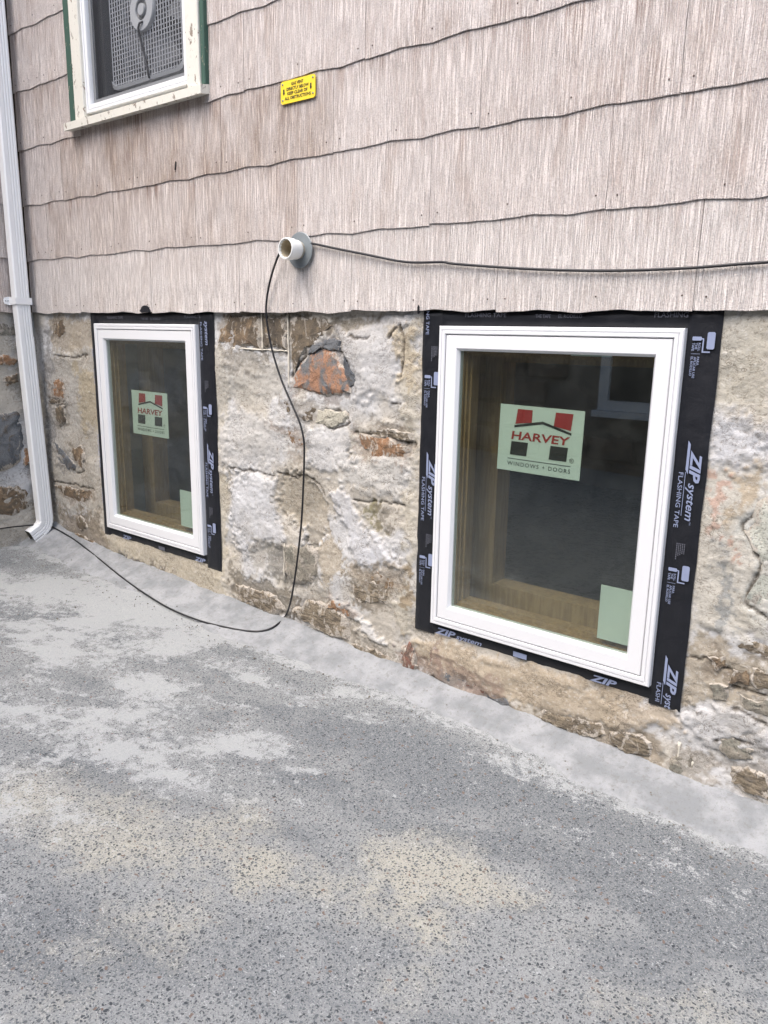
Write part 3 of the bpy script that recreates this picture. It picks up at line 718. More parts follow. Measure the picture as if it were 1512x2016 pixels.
# rooms behind the walls
def room(name, x0, x1, y0, y1, z0, z1, label, holes=()):
    mb = MB()
    mb.add([(x0,y0,z0),(x1,y0,z0),(x1,y1,z0),(x0,y1,z0),(x0,y0,z1),(x1,y0,z1),(x1,y1,z1),(x0,y1,z1)],
           [(0,1,2,3),(4,7,6,5),(1,5,6,2),(2,6,7,3),(3,7,4,0)])
    xs = sorted({x0, x1, *[h[0] for h in holes], *[h[1] for h in holes]}); zs = sorted({z0, z1, *[h[2] for h in holes], *[h[3] for h in holes]})
    for i in range(len(xs)-1):
        for j in range(len(zs)-1):
            cx, cz = (xs[i]+xs[i+1])/2, (zs[j]+zs[j+1])/2
            if any(h[0] < cx < h[1] and h[2] < cz < h[3] for h in holes): continue
            mb.add([(xs[i],y0,zs[j]),(xs[i+1],y0,zs[j]),(xs[i+1],y0,zs[j+1]),(xs[i],y0,zs[j+1])], [(0,1,2,3)])
    o = mb.build(name, M['room'], None, fixn=False); tag(o, label, 'room', kind='structure'); return o
room('basement_room', -4.4, 1.3, .33, 4.0, -1.6, -.005, 'dark basement room behind the two low windows', [(a+.0, b-.0, c+.02, d-.02) for a, b, c, d in WIN.values()])
UWX0, UWX1, UWZ0 = -3.475, -2.722, .872
room('upper_room', -4.4, 1.3, .16, 4.0, .3, 3.1, 'dim room behind the upper window with the box fan', [(UWX0, UWX1, UWZ0, 2.35)])

# ================================================================== SIDING
siding = thing('shingle_siding', 'pinkish combed mineral shingle siding in wavy-edged courses above the foundation', 'siding', (-2.0, .02, 0)); siding['kind'] = 'thing'
EXPO, SHW, SHH = .267, .5933, .300
def wave(u): return .0027*math.sin(2*math.pi*u/.298+.6)+.0017*math.sin(2*math.pi*u/.1983+1.9)+.0007*math.sin(2*math.pi*u/.085)
SHM = {}
def shingle_mesh(u0, u1, top, var):
    key = (round(u0, 3), round(u1, 3), round(top, 3), var)
    if key in SHM: return SHM[key]
    n = max(2, int((u1-u0)/.016)); vs = []; fs = []
    def yf(z): return -.0030+.0052*z/.3
    for i in range(n+1):
        u = u0+(u1-u0)*i/n; b = wave(u+var*.11)
        vs += [(u-u0, -.0004, b), (u-u0, -.0027, b), (u-u0, yf(0)-.0002, b+.0012), (u-u0, yf(top), top), (u-u0, yf(top)+.0045, top)]
    for i in range(n):
        a, c = i*5, i*5+5
        for k in range(4): fs.append((a+k, a+k+1, c+k+1, c+k))
    fs += [(0, 4, 3, 2, 1), tuple(n*5+k for k in (0, 1, 2, 3, 4))]
    me = bpy.data.meshes.new('shingle'); me.from_pydata(vs, [], fs)
    bm = bmesh.new(); bm.from_mesh(me); bmesh.ops.recalc_face_normals(bm, faces=bm.faces[:]); bm.to_mesh(me); bm.free()
    me.materials.append(M['shingle']); SHM[key] = me; return me
nm = MB(); nm.lathe_y(0, 0, [(.0001, -.0012), (.0022, -.0010), (.0027, .0006)], 8)
nail_me = bpy.data.meshes.new('nail'); nail_me.from_pydata(nm.v, [], nm.f); nail_me.materials.append(M['nail'])
rs = random.Random(5)
def place_shingle(x0, x1, zb, u0, top=SHH, ret=False, grime=.8, stain=0.0, nails=True):
    o = bpy.data.objects.new('shingle', shingle_mesh(u0, u0+(x1-x0), top, rs.randrange(3))); link(o, siding)
    jit = rs.uniform(-.0022, .0022)
    w = Vector((CORNER, x0, zb+jit)) if ret else Vector((x0, 0, zb+jit))
    if ret: o.rotation_euler.z = math.pi/2
    o.location = w-wloc(siding); o['grime'] = grime; o['stain'] = stain
    if nails:
        for fxn in (.030, (x1-x0)/2+rs.uniform(-.03, .03), x1-x0-.030):
            if 0.01 < fxn < x1-x0-.01 and x1-x0 > .15:
                nl = bpy.data.objects.new('nail', nail_me); link(nl, o); nl.location = (fxn, -.0032, .036+rs.uniform(-.004, .004))
    return o
J0 = [-.686, -.948, -.773, -1.226, -.90, -.70, -1.0, -.8]
WL, WR, WB, WT = -3.552, -2.655, .845, 2.5           # upper window hole
for k in range(8):
    zb = k*EXPO; x = J0[k]-6*.595
    while x < 1.3:
        a, b = x, x+SHW; x += .595
        a2, b2 = max(a, CORNER+.003), min(b, 1.3)
        if b2-a2 < .01: continue
        segs = [(a2, b2)]
        if zb > .7:
            segs = [(max(a2, p), min(b2, q)) for p, q in ((CORNER, WL), (WR, 9)) if min(b2, q)-max(a2, p) > .01]
        for (p, q) in segs:
            g = {0: .28, 1: .62, 2: .85, 3: .9}.get(k, .8)*rs.uniform(.75, 1.2); st = 0.0
            if k == 2 and q > -3.7 and p < -2.5: st = .85
            if k == 1 and q > -3.7 and p < -2.6: st = .35
            if k == 3 and p < -3.5: st = .25
            if p > -1.3: g *= .85
            place_shingle(p, q, zb, p-a, grime=g, stain=st)
    y = -1.62+(k % 2)*.28-.595
    while y < -.01:
        a, b = max(y, -1.62), min(y+SHW, -.008); y += .595
        if b-a > .02: place_shingle(a, b, zb, 0, ret=True, grime=.7*rs.uniform(.8, 1.2), stain=.2)
mb = MB()
for (a, b, c, d) in ((CORNER-.02, WL+.03, .004, 3.2), (WR-.03, 1.3, .004, 3.2), (WL+.03, WR-.03, .004, WB), (WL+.03, WR-.03, WT, 3.2)): mb.box(a, b, .012, .034, c, d)
mb.build('sheathing', M['sheath'], siding)
MB().box(CORNER-.036, CORNER-.012, -1.62, .01, .004, 3.2).build('sheathing', M['sheath'], siding)
# small scars on the boards
for (px, py, w, h, a) in ((346, 327, .004, .022, 18), (1073, 148, .016, .018, 0), (824, 609, .006, .018, 0)):
    c = P(px, py, -.003); mb = MB(); pts = []
    for k in range(9):
        t = 2*math.pi*k/9; pts.append((c.x+w*math.cos(t)*random.uniform(.5, 1)+h*math.sin(t)*math.sin(R(a))*.6, c.z+h*math.sin(t)*random.uniform(.6, 1)))
    if py < 200: continue
    mb.prism_y(pts, -.0062, .002); mb.build('tar_fleck', M['black'], siding)

# ================================================================== TEXT HELPERS
def text_to(body, w, h, frame, mat, parent, name='lettering', shear=0.0, bold=0.0, spacing=1.0):
    """frame: (origin, u, v): lower-left corner of the box and its directions. Fills w x h metres."""
    cu = bpy.data.curves.new('t', 'FONT'); cu.body = body; cu.size = 1.0; cu.shear = shear; cu.offset = bold; cu.space_character = spacing; cu.resolution_u = 2
    to = bpy.data.objects.new('t', cu); COL.objects.link(to)
    bpy.context.view_layer.update()
    me = bpy.data.meshes.new_from_object(to.evaluated_get(bpy.context.evaluated_depsgraph_get()))
    bpy.data.objects.remove(to); bpy.data.curves.remove(cu)
    vs = [v.co.copy() for v in me.vertices]; fs = [tuple(p.vertices) for p in me.polygons]; bpy.data.meshes.remove(me)
    if not vs: return None
    x0 = min(v.x for v in vs); x1 = max(v.x for v in vs); y0 = min(v.y for v in vs); y1 = max(v.y for v in vs)
    O, uu, vv = [Vector(q) for q in frame]; mb = MB()
    mb.add([O+uu*((v.x-x0)/(x1-x0)*w)+vv*((v.y-y0)/(y1-y0)*h) for v in vs], fs)
    return mb.build(name, mat, parent, fixn=False)
def flat(pts, frame, mat, parent, name):
    O, uu, vv = [Vector(q) for q in frame]; mb = MB()
    mb.add([O+uu*a+vv*b for a, b in pts], [tuple(range(len(pts)))]); return mb.build(name, mat, parent, fixn=False)
DN = (Vector((0, 0, -1)), Vector((1, 0, 0)))      # reading downwards
AC = (Vector((1, 0, 0)), Vector((0, 0, 1)))       # reading across
# ================================================================== BASEMENT WINDOWS
class TapePrint:
    def __init__(s, parent, O, dirs, width, y, clip=None, mat='print'):
        s.p = parent; s.O = Vector(O); s.u, s.v = dirs; s.w = width; s.mat = M[mat]; s.k = width/.095; s.clip = clip
    def fr(s, a, b): return (s.O+s.u*a+s.v*b, s.u, s.v)
    def t(s, body, a, b, w, h, **k):
        if s.clip is not None and a+w > s.clip: return
        text_to(body, w, h, s.fr(a, b), s.mat, s.p, 'lettering', **k)
    def logo(s, a, b, cut=None):          # slanted bar, big word, small word, line below
        flat([(-.004+a, b+.010), (a+.076, b+.010), (a+.088, b+.017), (a+.006, b+.017)][::1], (s.O, s.u, s.v), s.mat, s.p, 'logo_bar') if cut is None or cut > .088 else None
        text_to('ZIP', .088, .030, s.fr(a+.022, b+.020), s.mat, s.p, 'lettering', shear=.28, bold=.035)
        if cut is None:
            text_to('system', .105, .026, s.fr(a+.112, b+.014), s.mat, s.p, 'lettering', shear=.28, bold=.012)
            flat([(a+.082, b+.010), (a+.205, b+.010), (a+.205, b+.0115), (a+.082, b+.0115)], (s.O, s.u, s.v), s.mat, s.p, 'logo_line')
            text_to('FLASHING TAPE', .155, .0125, s.fr(a+.085, b-.007), s.mat, s.p, 'lettering', bold=.004)
            text_to('TM', .008, .004, s.fr(a+.220, b+.034), s.mat, s.p, 'lettering')
        else:
            flat([(a+.082, b+.010), (a+cut, b+.010), (a+cut, b+.0115), (a+.082, b+.0115)], (s.O, s.u, s.v), s.mat, s.p, 'logo_line')
            text_to('syst', .047, .026, s.fr(a+.112, b+.014), s.mat, s.p, 'lettering', shear=.28, bold=.012)
            text_to('FLASHI', .060, .0125, s.fr(a+.085, b-.007), s.mat, s.p, 'lettering', bold=.004)
    def codes(s, a, b):
        rg = random.Random(3)
        for r in range(5):
            L0 = (.028, .030, .031, .033, .046)[r]; x = a
            while x < a+L0:
                w = rg.uniform(.0022, .005); flat([(x, b+.020-r*.0052), (x+w, b+.020-r*.0052), (x+w, b+.0225-r*.0052), (x, b+.0225-r*.0052)], (s.O, s.u, s.v), M['print_dim'], s.p, 'code_mark'); x += w+.0012
    def roller(s, a, b):
        def rr(x0, x1, y0, y1, c=.003): return [(x0+c, y0), (x1-c, y0), (x1, y0+c), (x1, y1-c), (x1-c, y1), (x0+c, y1), (x0, y1-c), (x0, y0+c)]
        F = (s.O, s.u, s.v)
        flat(rr(a, a+.044, b+.030, b+.050), F, s.mat, s.p, 'roller_drum')
        flat(rr(a+.012, a+.022, b-.008, b+.016, .0015), F, s.mat, s.p, 'roller_handle')
        for q in ([(a+.016,b+.016),(a+.019,b+.016),(a+.019,b+.022),(a+.016,b+.022)], [(a+.019,b+.019),(a+.053,b+.019),(a+.053,b+.0225),(a+.019,b+.0225)], [(a+.0495,b+.0225),(a+.053,b+.0225),(a+.053,b+.040),(a+.0495,b+.040)]):
            flat(q, F, s.mat, s.p, 'roller_arm')
        for i, tx in enumerate(('ROLL', 'THE', 'TAPE')): s.t(tx, a+.028, b+.0085-i*.0080, (.021, .017, .021)[i], .0062, bold=.01)
        flat([(a+.056, b-.008), (a+.0568, b-.008), (a+.0568, b+.015), (a+.056, b+.015)], F, s.mat, s.p, 'divider_line')
        for i, tx in enumerate(('PARA', 'APLICAR USE', 'EL RODILLO')): s.t(tx, a+.064, b+.0085-i*.0080, (.022, .056, .050)[i], .0062, bold=.01)
def tape_strip(win, x0, x1, z0, z1, y, seed, wr=.0034):
    nx = max(3, int((x1-x0)/.012)); nz = max(3, int((z1-z0)/.012))
    a, b = np.meshgrid(np.linspace(x0, x1, nx), np.linspace(z0, z1, nz), indexing='ij'); a = a.ravel(); b = b.ravel()
    e = np.minimum.reduce([a-x0, x1-a, b-z0, z1-b])
    yy = y - np.abs(fbm(a, b, 14, 3, seed)-.5)*wr*2 + (e < 1e-6)*.007
    jx = np.where((a-x0 < 1e-6) | (x1-a < 1e-6), (fbm(b, b*0, 9, 3, seed+1)-.5)*.005, 0); jz = np.where((b-z0 < 1e-6) | (z1-b < 1e-6), (fbm(a, a*0, 9, 3, seed+2)-.5)*.005, 0)
    return grid_object('flashing_tape', a+jx, yy, b+jz, nx, nz, M['tape'], win)
def basement_window(key, label, tl, tr, tt, tb):
    x0, x1, z0, z1 = WIN[key]
    w = thing('basement_window', label, 'window', ((x0+x1)/2, 0, z0), 'new white basement windows')
    fr = MB().ring(x0, x1, z0, z1, [(0, .024), (0, -.004), (.003, -.008), (.011, -.008), (.012, -.0055), (.0135, -.0055), (.0145, -.009), (.0235, -.009), (.026, -.0065), (.0262, .012), (.034, .012)]).build('outer_frame', M['vinyl'], w)
    sa = MB().ring(x0, x1, z0, z1, [(.0285, .012), (.0285, -.004), (.0305, -.0065), (.069, -.0065), (.071, -.005), (.0775, .006), (.0775, .026)]).build('sash', M['vinyl'], w)
    ib = MB().ring(x0, x1, z0, z1, [(.074, .027), (.081, .027), (.081, .040), (.087, .040), (.087, .056), (.094, .056), (.094, .10), (.02, .10)]).build('inner_stop', M['wood'], w)
    MB().ring(x0, x1, z0, z1, [(.020, .215), (.115, .215), (.115, .305), (.02, .305)]).build('lumber_buck', M['wood'], w)
    g = MB().box(x0+.0765, x1-.0765, .0085, .0125, z0+.0765, z1-.0765).build('pane', M['glass'], w)
    # top, bottom, then sides over them
    ty = FD-.010
    top = tape_strip(w, x0-tl+.006, x1+tr-.006, z1-.004, z1+tt, ty+.0035, 401)
    bot = tape_strip(w, x0-tl+.006, x1+tr-.03, z0-tb, z0+.004, ty+.0035, 402)
    lef = tape_strip(w, x0-tl, x0+.004, z0-tb-.003, z1+tt, ty, 403)
    rig = tape_strip(w, x1-.004, x1+tr, z0-tb-.012, z1+tt, ty, 404)
    return w, g, top, bot, lef, rig
YP = FD-.0162
# --- right one
w, g, top, bot, lef, rig = basement_window('R', 'nearer white basement window at the right end of the stone wall, taped in black', .083, .088, .05, .046)
x0, x1, z0, z1 = WIN['R']
def sticker(win, A, Bx, Cz, w_, h_, slant=0.0, printed=True):
    """A: upper-left corner; paper hangs behind the pane."""
    y = .0165; u = Vector((math.cos(slant), 0, math.sin(slant))); v = Vector((-math.sin(slant), 0, math.cos(slant))); O = Vector((A[0], y, A[1]))-v*h_
    F = (O, u, v)
    pp = MB(); q = [O+u*a+v*b for a, b in ((0, 0), (w_, 0), (w_, h_), (0, h_))]
    pp.add([p for p in q]+[p+Vector((0, .0008, 0)) for p in q], [(0,1,2,3), (7,6,5,4), (0,4,5,1), (1,5,6,2), (2,6,7,3), (3,7,4,0)])
    so = pp.build('sticker', M['paper'], win)
    so['label'] = 'pale green square sticker with red and black house logo' if printed else 'plain pale green paper label in the lower corner'
    if not printed: return so
    F2 = (O-Vector((0, .0009, 0)), u, v)
    def qd(pts, mt, nme): flat([(a*w_, b*h_) for a, b in pts], F2, M[mt], so, nme)
    qd([(.20,.72),(.40,.76),(.40,.945),(.22,.945)], 'red', 'logo_block'); qd([(.66,.745),(.86,.70),(.875,.945),(.675,.945)], 'red', 'logo_block')
    qd([(.19,.665),(.53,.755),(.53,.795),(.19,.70)], 'ink', 'logo_roof'); qd([(.53,.755),(.87,.635),(.87,.67),(.53,.795)], 'ink', 'logo_roof')
    text_to('HARVEY', .70*w_, .125*h_, (F2[0]+u*.16*w_+v*.485*h_, u, v), M['red'], so, 'lettering', shear=.08, bold=.022)
    qd([(.155,.25),(.36,.25),(.37,.455),(.165,.455)], 'ink', 'logo_block'); qd([(.63,.25),(.835,.25),(.845,.455),(.64,.455)], 'ink', 'logo_block')
    qd([(.13,.185),(.89,.185),(.89,.194),(.13,.194)], 'ink', 'rule_line')
    text_to('WINDOWS + DOORS', .76*w_, .062*h_, (F2[0]+u*.13*w_+v*.085*h_, u, v), M['ink'], so, 'lettering', spacing=1.25, bold=.004)
    ring = []
    for k in range(14):
        a = 2*math.pi*k/14; ring.append((a, .027))
    mb = MB(); c = F2[0]+u*.895*w_+v*.275*h_
    mb.add([c+u*(.0072*math.cos(a))+v*(.0072*math.sin(a)) for a, _ in ring]+[c+u*(.0060*math.cos(a))+v*(.0060*math.sin(a)) for a, _ in ring], [(k, (k+1) % 14, 14+(k+1) % 14, 14+k) for k in range(14)])
    mb.build('registered_mark', M['ink'], so, fixn=False)
    text_to('R', .006, .007, (c-u*.003-v*.0035, u, v), M['ink'], so, 'lettering')
    return so
sticker(w, (-1.258, -.283), 0, 0, .286, .209, -.012)
sticker(w, (-.879, -.800), 0, 0, .135, .172, .0, False)
sticker(w, (-1.03, -.05), 0, 0, .125, .078, .0, False)['label'] = 'small blank label at the top edge of the glass'
tp = TapePrint(rig, (x1+.004, YP, z1+.05), DN, .09, YP)
T0 = z1+.05
tp.roller(T0+.055, .022); tp.logo(T0+.345, .022); tp.codes(T0+.628, .030); tp.roller(T0+.690, .022); tp.logo(T0+.968, .022, cut=.150)
tl = TapePrint(lef, (x0-.076, YP, z1+.05), DN, .075, YP)
tl.t('SHING TAPE', T0-.03, .014, .105, .0125); tl.codes(T0+.112, .040); tl.roller(T0+.195, .022); tl.logo(T0+.470, .022); tl.codes(T0+.755, .040); tl.roller(T0+.825, .022)
tt = TapePrint(top, (x0-.076, YP+.0036, z1), AC, .05, YP, mat='print_dim')
tt.t('FLASHING TAPE', .165, .028, .150, .0125); tt.t('THE TAPE', .415, .026, .05, .010); tt.t('EL RODILLO', .49, .026, .075, .010); tt.t('FLASHING', .775, .028, .090, .0135)
tb = TapePrint(bot, (x0-.076, YP+.0036, z0-.042), AC, .036, YP)
text_to('ZIP', .088, .024, (Vector((x0+.012, YP+.0036, z0-.040)), *AC), M['print'], bot, 'lettering', shear=.28, bold=.035)
text_to('system', .105, .020, (Vector((x0+.102, YP+.0036, z0-.044)), *AC), M['print'], bot, 'lettering', shear=.28, bold=.012)
flat([(0, 0), (.05, 0), (.05, .018), (0, .018)], (Vector((x0+.33, YP+.0036, z0-.038)), *AC), M['print'], bot, 'roller_drum')
text_to('ZIP', .088, .022, (Vector((x0+.60, YP+.0036, z0-.040)), *AC), M['print'], bot, 'lettering', shear=.28, bold=.035)
# --- left one
w, g, top, bot, lef, rig = basement_window('L', 'farther white basement window below the fan window, near the downspout', .066, .098, .05, .050)
x0, x1, z0, z1 = WIN['L']; T0 = z1+.05
sticker(w, (-3.292, -.357), 0, 0, .282, .208, -.006)
sticker(w, (-2.946, -.797), 0, 0, .14, .172, .0, False)
tp = TapePrint(rig, (x1+.004, YP, T0), DN, .1, YP); q = T0
tp.t('system', T0+.035, .040, .10, .026, shear=.28, bold=.012); tp.t('FLASHING TAPE', T0+.04, .016, .16, .0125); tp.codes(T0+.285, .036); tp.roller(T0+.385, .026); tp.logo(T0+.56, .026); tp.codes(T0+.845, .036); tp.roller(T0+.915, .026)
tl = TapePrint(lef, (x0-.064, YP, T0), DN, .04, YP)
tl.t('TAPE', T0+.17, .010, .04, .012); tl.t('APLICAR USE', T0+.27, .012, .075, .009); tl.t('FLASHING TAPE', T0+.60, .008, .17, .013); tl.t('EL RODILLO', T0+.88, .012, .075, .009)
tt = TapePrint(top, (x0-.042, YP+.0036, z1), AC, .05, YP, mat='print_dim')
tt.t('FLASHING TAPE', .14, .022, .13, .012); tt.t('THE TAPE', .42, .018, .05, .010); tt.t('EL RODILLO', .49, .018, .075, .010); tt.t('FLASHING TA', .74, .026, .11, .012)
text_to('ZIP', .080, .020, (Vector((x0+.11, YP+.0036, z0-.042)), *AC), M['print'], bot, 'lettering', shear=.28, bold=.035)
flat([(0, 0), (.05, 0), (.05, .018), (0, .018)], (Vector((x0+.42, YP+.0036, z0-.042)), *AC), M['print_dim'], bot, 'roller_drum')
text_to('ZIP', .080, .020, (Vector((x0+.70, YP+.0036, z0-.042)), *AC), M['print'], bot, 'lettering', shear=.28, bold=.035)
# lump of tape pushed up through a notch in the siding edge
c = P(287, 613, -.004); mb = MB()
mb.prism_y([(c.x+.036*math.cos(R(a))*(1+.12*math.sin(a)), c.z-.004+.030*math.sin(R(a))) for a in range(0, 181, 15)], -.010, .012); mb.build('tape_lump', M['tape'], w)

# ================================================================== UPPER WINDOW AND FAN
uw = thing('storm_window', 'white storm window in peeling cream and green casing above the siding', 'window', (-3.1, 0, .82))
ZT = 2.45
MB().box(-3.604, -3.546, -.022, .03, .855, ZT, .003).build('green_trim', M['green'], uw)
MB().box(-2.642, -2.618, -.022, .03, .855, ZT, .003).build('green_trim', M['green'], uw)
MB().box(-3.546, -3.470, -.030, .05, .852, ZT, .003).build('casing', M['cream'], uw)
MB().box(-2.722, -2.642, -.030, .05, .852, ZT, .003).build('casing', M['cream'], uw)
MB().box(-3.47, -2.722, -.030, .05, ZT-.1, ZT, .003).build('casing', M['cream'], uw)
mb = MB(); mb.add([(-3.622,-.045,.818),(-2.618,-.045,.818),(-2.618,-.045,.850),(-3.622,-.045,.850),(-3.622,.06,.834),(-2.618,.06,.834),(-2.618,.06,.872),(-3.622,.06,.872)],
       [(0,1,2,3),(1,5,6,2),(5,4,7,6),(4,0,3,7),(3,2,6,7),(0,4,5,1)]); mb.build('sill', M['cream'], uw)
MB().ring(-3.472, -2.720, .876, ZT-.1, [(0, .03), (0, -.014), (.002, -.016), (.012, -.016), (.013, -.011), (.015, -.011), (.016, -.014), (.034, -.014), (.036, -.006), (.036, .02)]).build('storm_frame', M['alu'], uw)
MB().ring(-3.436, -2.756, .912, ZT-.136, [(-.002, .012), (-.002, .004), (.018, .004), (.018, .012)]).build('screen_frame', M['grey'], uw)
MB().box(-3.42, -2.772, .007, .0075, .928, ZT-.15).build('insect_screen', M['screen'], uw)
MB().box(-3.44, -3.405, .05, .15, .90, ZT-.1).build('inner_track', M['darkgrey'], uw)
MB().box(-2.775, -2.75, .05, .15, .90, ZT-.1).build('inner_track', M['darkgrey'], uw)
MB().box(-3.44, -2.75, .05, .17, .876, .925, .003).build('stool', M['grey'], uw)

fan = thing('box_fan', 'grey box fan with square grille standing behind the upper window screen', 'fan', (-3.195, .13, .99))
fx0, fx1, fz0, fz1 = -3.425, -2.865, .980, 1.540; fcx, fcz = (fx0+fx1)/2, (fz0+fz1)/2
def rrect(x0, x1, z0, z1, r, n=7):
    out = []
    for (cx, cz, a0) in ((x1-r, z1-r, 0), (x0+r, z1-r, 90), (x0+r, z0+r, 180), (x1-r, z0+r, 270)):
        for k in range(n+1): a = R(a0+90*k/n); out.append((cx+r*math.cos(a), cz+r*math.sin(a)))
    return out
o_ = rrect(fx0, fx1, fz0, fz1, .06); i_ = rrect(fx0+.014, fx1-.014, fz0+.014, fz1-.014, .05); n = len(o_)
mb = MB(); mb.add([(a, .085, b) for a, b in o_]+[(a, .080, b) for a, b in i_]+[(a, .19, b) for a, b in o_]+[(a, .10, b) for a, b in i_],
    [(k, (k+1) % n, n+(k+1) % n, n+k) for k in range(n)]+[(k, 2*n+k, 2*n+(k+1) % n, (k+1) % n) for k in range(n)]+[(n+k, n+(k+1) % n, 3*n+(k+1) % n, 3*n+k) for k in range(n)])
mb.build('housing', M['greylt'], fan)
mb = MB(); k = fx0+.024
while k < fx1-.012: mb.tube([(k, .088, fz0+.008), (k, .088, fz1-.008)], .0027, 4, False); k += .0195
k = fz0+.024
while k < fz1-.012: mb.tube([(fx0+.008, .0915, k), (fx1-.008, .0915, k)], .0027, 4, False); k += .0195
mb.build('grille', M['greylt'], fan)['kind'] = 'stuff'
MB().lathe_y(fcx, fcz-.005, [(.040, .080), (.042, .072), (.080, .072), (.083, .078), (.083, .09)], 32).build('hub_ring', M['greylt'], fan, smooth=False)
mb = MB(); mb.lathe_y(fcx, fcz-.005, [(.0005, .070), (.022, .070), (.024, .078)], 24); mb.build('hub_cap', M['greylt'], fan)
for r in (.027, .031, .035, .039): MB().lathe_y(fcx, fcz-.005, [(r-.0012, .078), (r, .0755), (r+.0012, .078)], 24).build('hub_ridge', M['grey'], fan)
MB().lathe_y(fcx+.03, fcz-.01, [(.0005, .12), (.075, .12), (.08, .13), (.08, .17)], 28).build('motor', M['black'], fan)
for k in range(5):
    mb = MB(); vs = []
    for j in range(7):
        r = .07+.17*j/6
        for s in (-1, 1):
            a = R(72*k)+s*(.28+.10*j/6); vs.append((fcx+r*math.cos(a), .145+s*.02, fcz+r*math.sin(a)))
    mb.add(vs, [(2*j, 2*j+2, 2*j+3, 2*j+1) for j in range(6)]); mb.build('blade', M['grey'], fan, fixn=False)
mb = MB(); mb.tube([(fcx+.012, .070, fcz-.055), (fcx-.004, .064, fcz-.060), (fcx-.018, .066, fcz-.075), (fcx-.018, .074, fcz-.11), (fcx+.0, .078, fcz-.18), (fcx+.018, .078, fcz-.24), (fcx+.028, .078, fcz-.275)], .0045, 8); mb.build('power_cord', M['black'], fan, smooth=True)

# ================================================================== GAS VENT SIGN, VENT PIPE
sg = thing('warning_plate', 'small yellow plate with black gas vent warning on the shingles', 'sign', (-2.128, -.004, .722))
sx0, sz0, sw, sh = -2.213, .722, .170, .074
MB().prism_y(rrect(sx0, sx0+sw, sz0, sz0+sh, .010, 4), -.0085, -.0045).build('plate', M['yellow'], sg)
YS = -.0092
for i, (tx, a, wd2) in enumerate((('GAS VENT', .054, .060), ('DIRECTLY BELOW', .030, .110), ('KEEP CLEAR OF', .034, .100), ('ALL OBSTRUCTIONS', .020, .130))):
    text_to(tx, wd2, .0105, (Vector((sx0+a, YS, sz0+.0555-i*.0148)), *AC), M['ink'], sg, 'lettering', bold=.030)
for ax in (.016, .150):
    flat([(ax-.0035, .048), (ax-.0035, .036), (ax-.0055, .036), (ax, .027), (ax+.0055, .036), (ax+.0035, .036), (ax+.0035, .048)][::-1], (Vector((sx0, YS, sz0)), *AC), M['ink'], sg, 'arrow_mark')
for (ax, az) in ((.010, .064), (.160, .064), (.010, .012), (.160, .014)):
    MB().lathe_y(sx0+ax, sz0+az, [(.0003, -.0112), (.0028, -.0108), (.0035, -.0085)], 10).build('screw', M['galv'], sg, smooth=True)

vp = thing('vent_pipe', 'white plastic vent pipe stub with round grey wall flange', 'pipe', (-2.12, -.015, .156))
vx, vz = -2.118, .219
MB().lathe_y(vx, vz, [(.0280, -.012), (.0285, -.017), (.062, -.0155), (.064, -.0135), (.063, -.0115), (.0285, -.0115)], 40).build('flange', M['galv'], vp)
smooth_angle(MB().lathe_y(vx, vz, [(.0302, -.012), (.0302, -.030), (.0335, -.0305), (.0345, -.033), (.0345, -.052), (.0375, -.055), (.0380, -.060), (.0380, -.086), (.0365, -.0885), (.0330, -.0885), (.0318, -.080)], 40).build('pipe_stub', M['pvc'], vp))
smooth_angle(MB().lathe_y(vx, vz, [(.0318, -.080), (.0302, -.079), (.0302, .10)], 40).build('pipe_bore', M['pvcin'], vp, fixn=False))
mb = MB()
for k in range(16):
    a = 2*math.pi*k/16; mb.box(vx+.0308*math.cos(a)-.0015, vx+.0308*math.cos(a)+.0015, -.0845, -.078, vz+.0308*math.sin(a)-.0015, vz+.0308*math.sin(a)+.0015)
mb.build('bore_teeth', M['pvc'], vp)['kind'] = 'stuff'

# ================================================================== CABLE
def cr(pts, n=8):
    pts = [Vector(p) for p in pts]; out = []
    for i in range(len(pts)-1):
        p0, p1, p2, p3 = pts[max(i-1, 0)], pts[i], pts[i+1], pts[min(i+2, len(pts)-1)]
        for k in range(n):
            t = k/n; out.append(.5*((2*p1)+(p2-p0)*t+(2*p0-5*p1+4*p2-p3)*t*t+(3*p1-p0-3*p2+p3)*t**3))
    out.append(pts[-1]); return out
ys = -.0125; cp = [(1.28, ys, .16), (.4, ys, .135), (-.1, ys-.002, .122)]
for (px, py) in ((1512,516),(1350,528),(1200,533),(1050,530),(900,520),(870,516),(800,516),(720,501),(660,489),(618,480)): cp.append(P(px, py, ys))
cp += [(-2.10, -.0085, .245), (-2.16, -.0085, .240), (-2.20, -.009, .225)]
for (px, py, y) in ((556,492,-.030),(546,508,-.034),(533,548,-.022),(525,590,-.018),(525,630,-.014),(536,690,-.010),(553,745,-.010),(572,790,-.012),(590,832,-.014),(598,866,-.016),(599,900,-.016),(597,960,-.014),(594,1020,-.016),(588,1080,-.020),(580,1140,-.024)): cp.append(P(px, py, y))
cp.append(P(572, 1185, -.035))
for (px, py) in ((562,1212),(545,1230),(525,1240),(500,1243),(460,1238),(400,1224),(345,1203),(300,1178),(250,1144),(200,1104),(165,1076),(146,1062)): cp.append(PG(px, py, .006))
cp += [PG(130, 1052, .006), PG(112, 1042, .006)]
for (px, py) in ((90,1033),(40,1036),(0,1041),(-60,1052)):
    q = PXX(px, py, CORNER+.035); cp.append((q.x, q.y, max(q.z, float(gz(q.x)+fillet_h(q.x, q.y))+.006)))
cb = MB().tube(cr(cp), .0040, 8).build('coaxial_cable', M['black'], None, origin=(-2.3, -.05, -1.26), smooth=True)
tag(cb, 'thin black cable hanging along the wall and looping over the cement strip', 'cable')

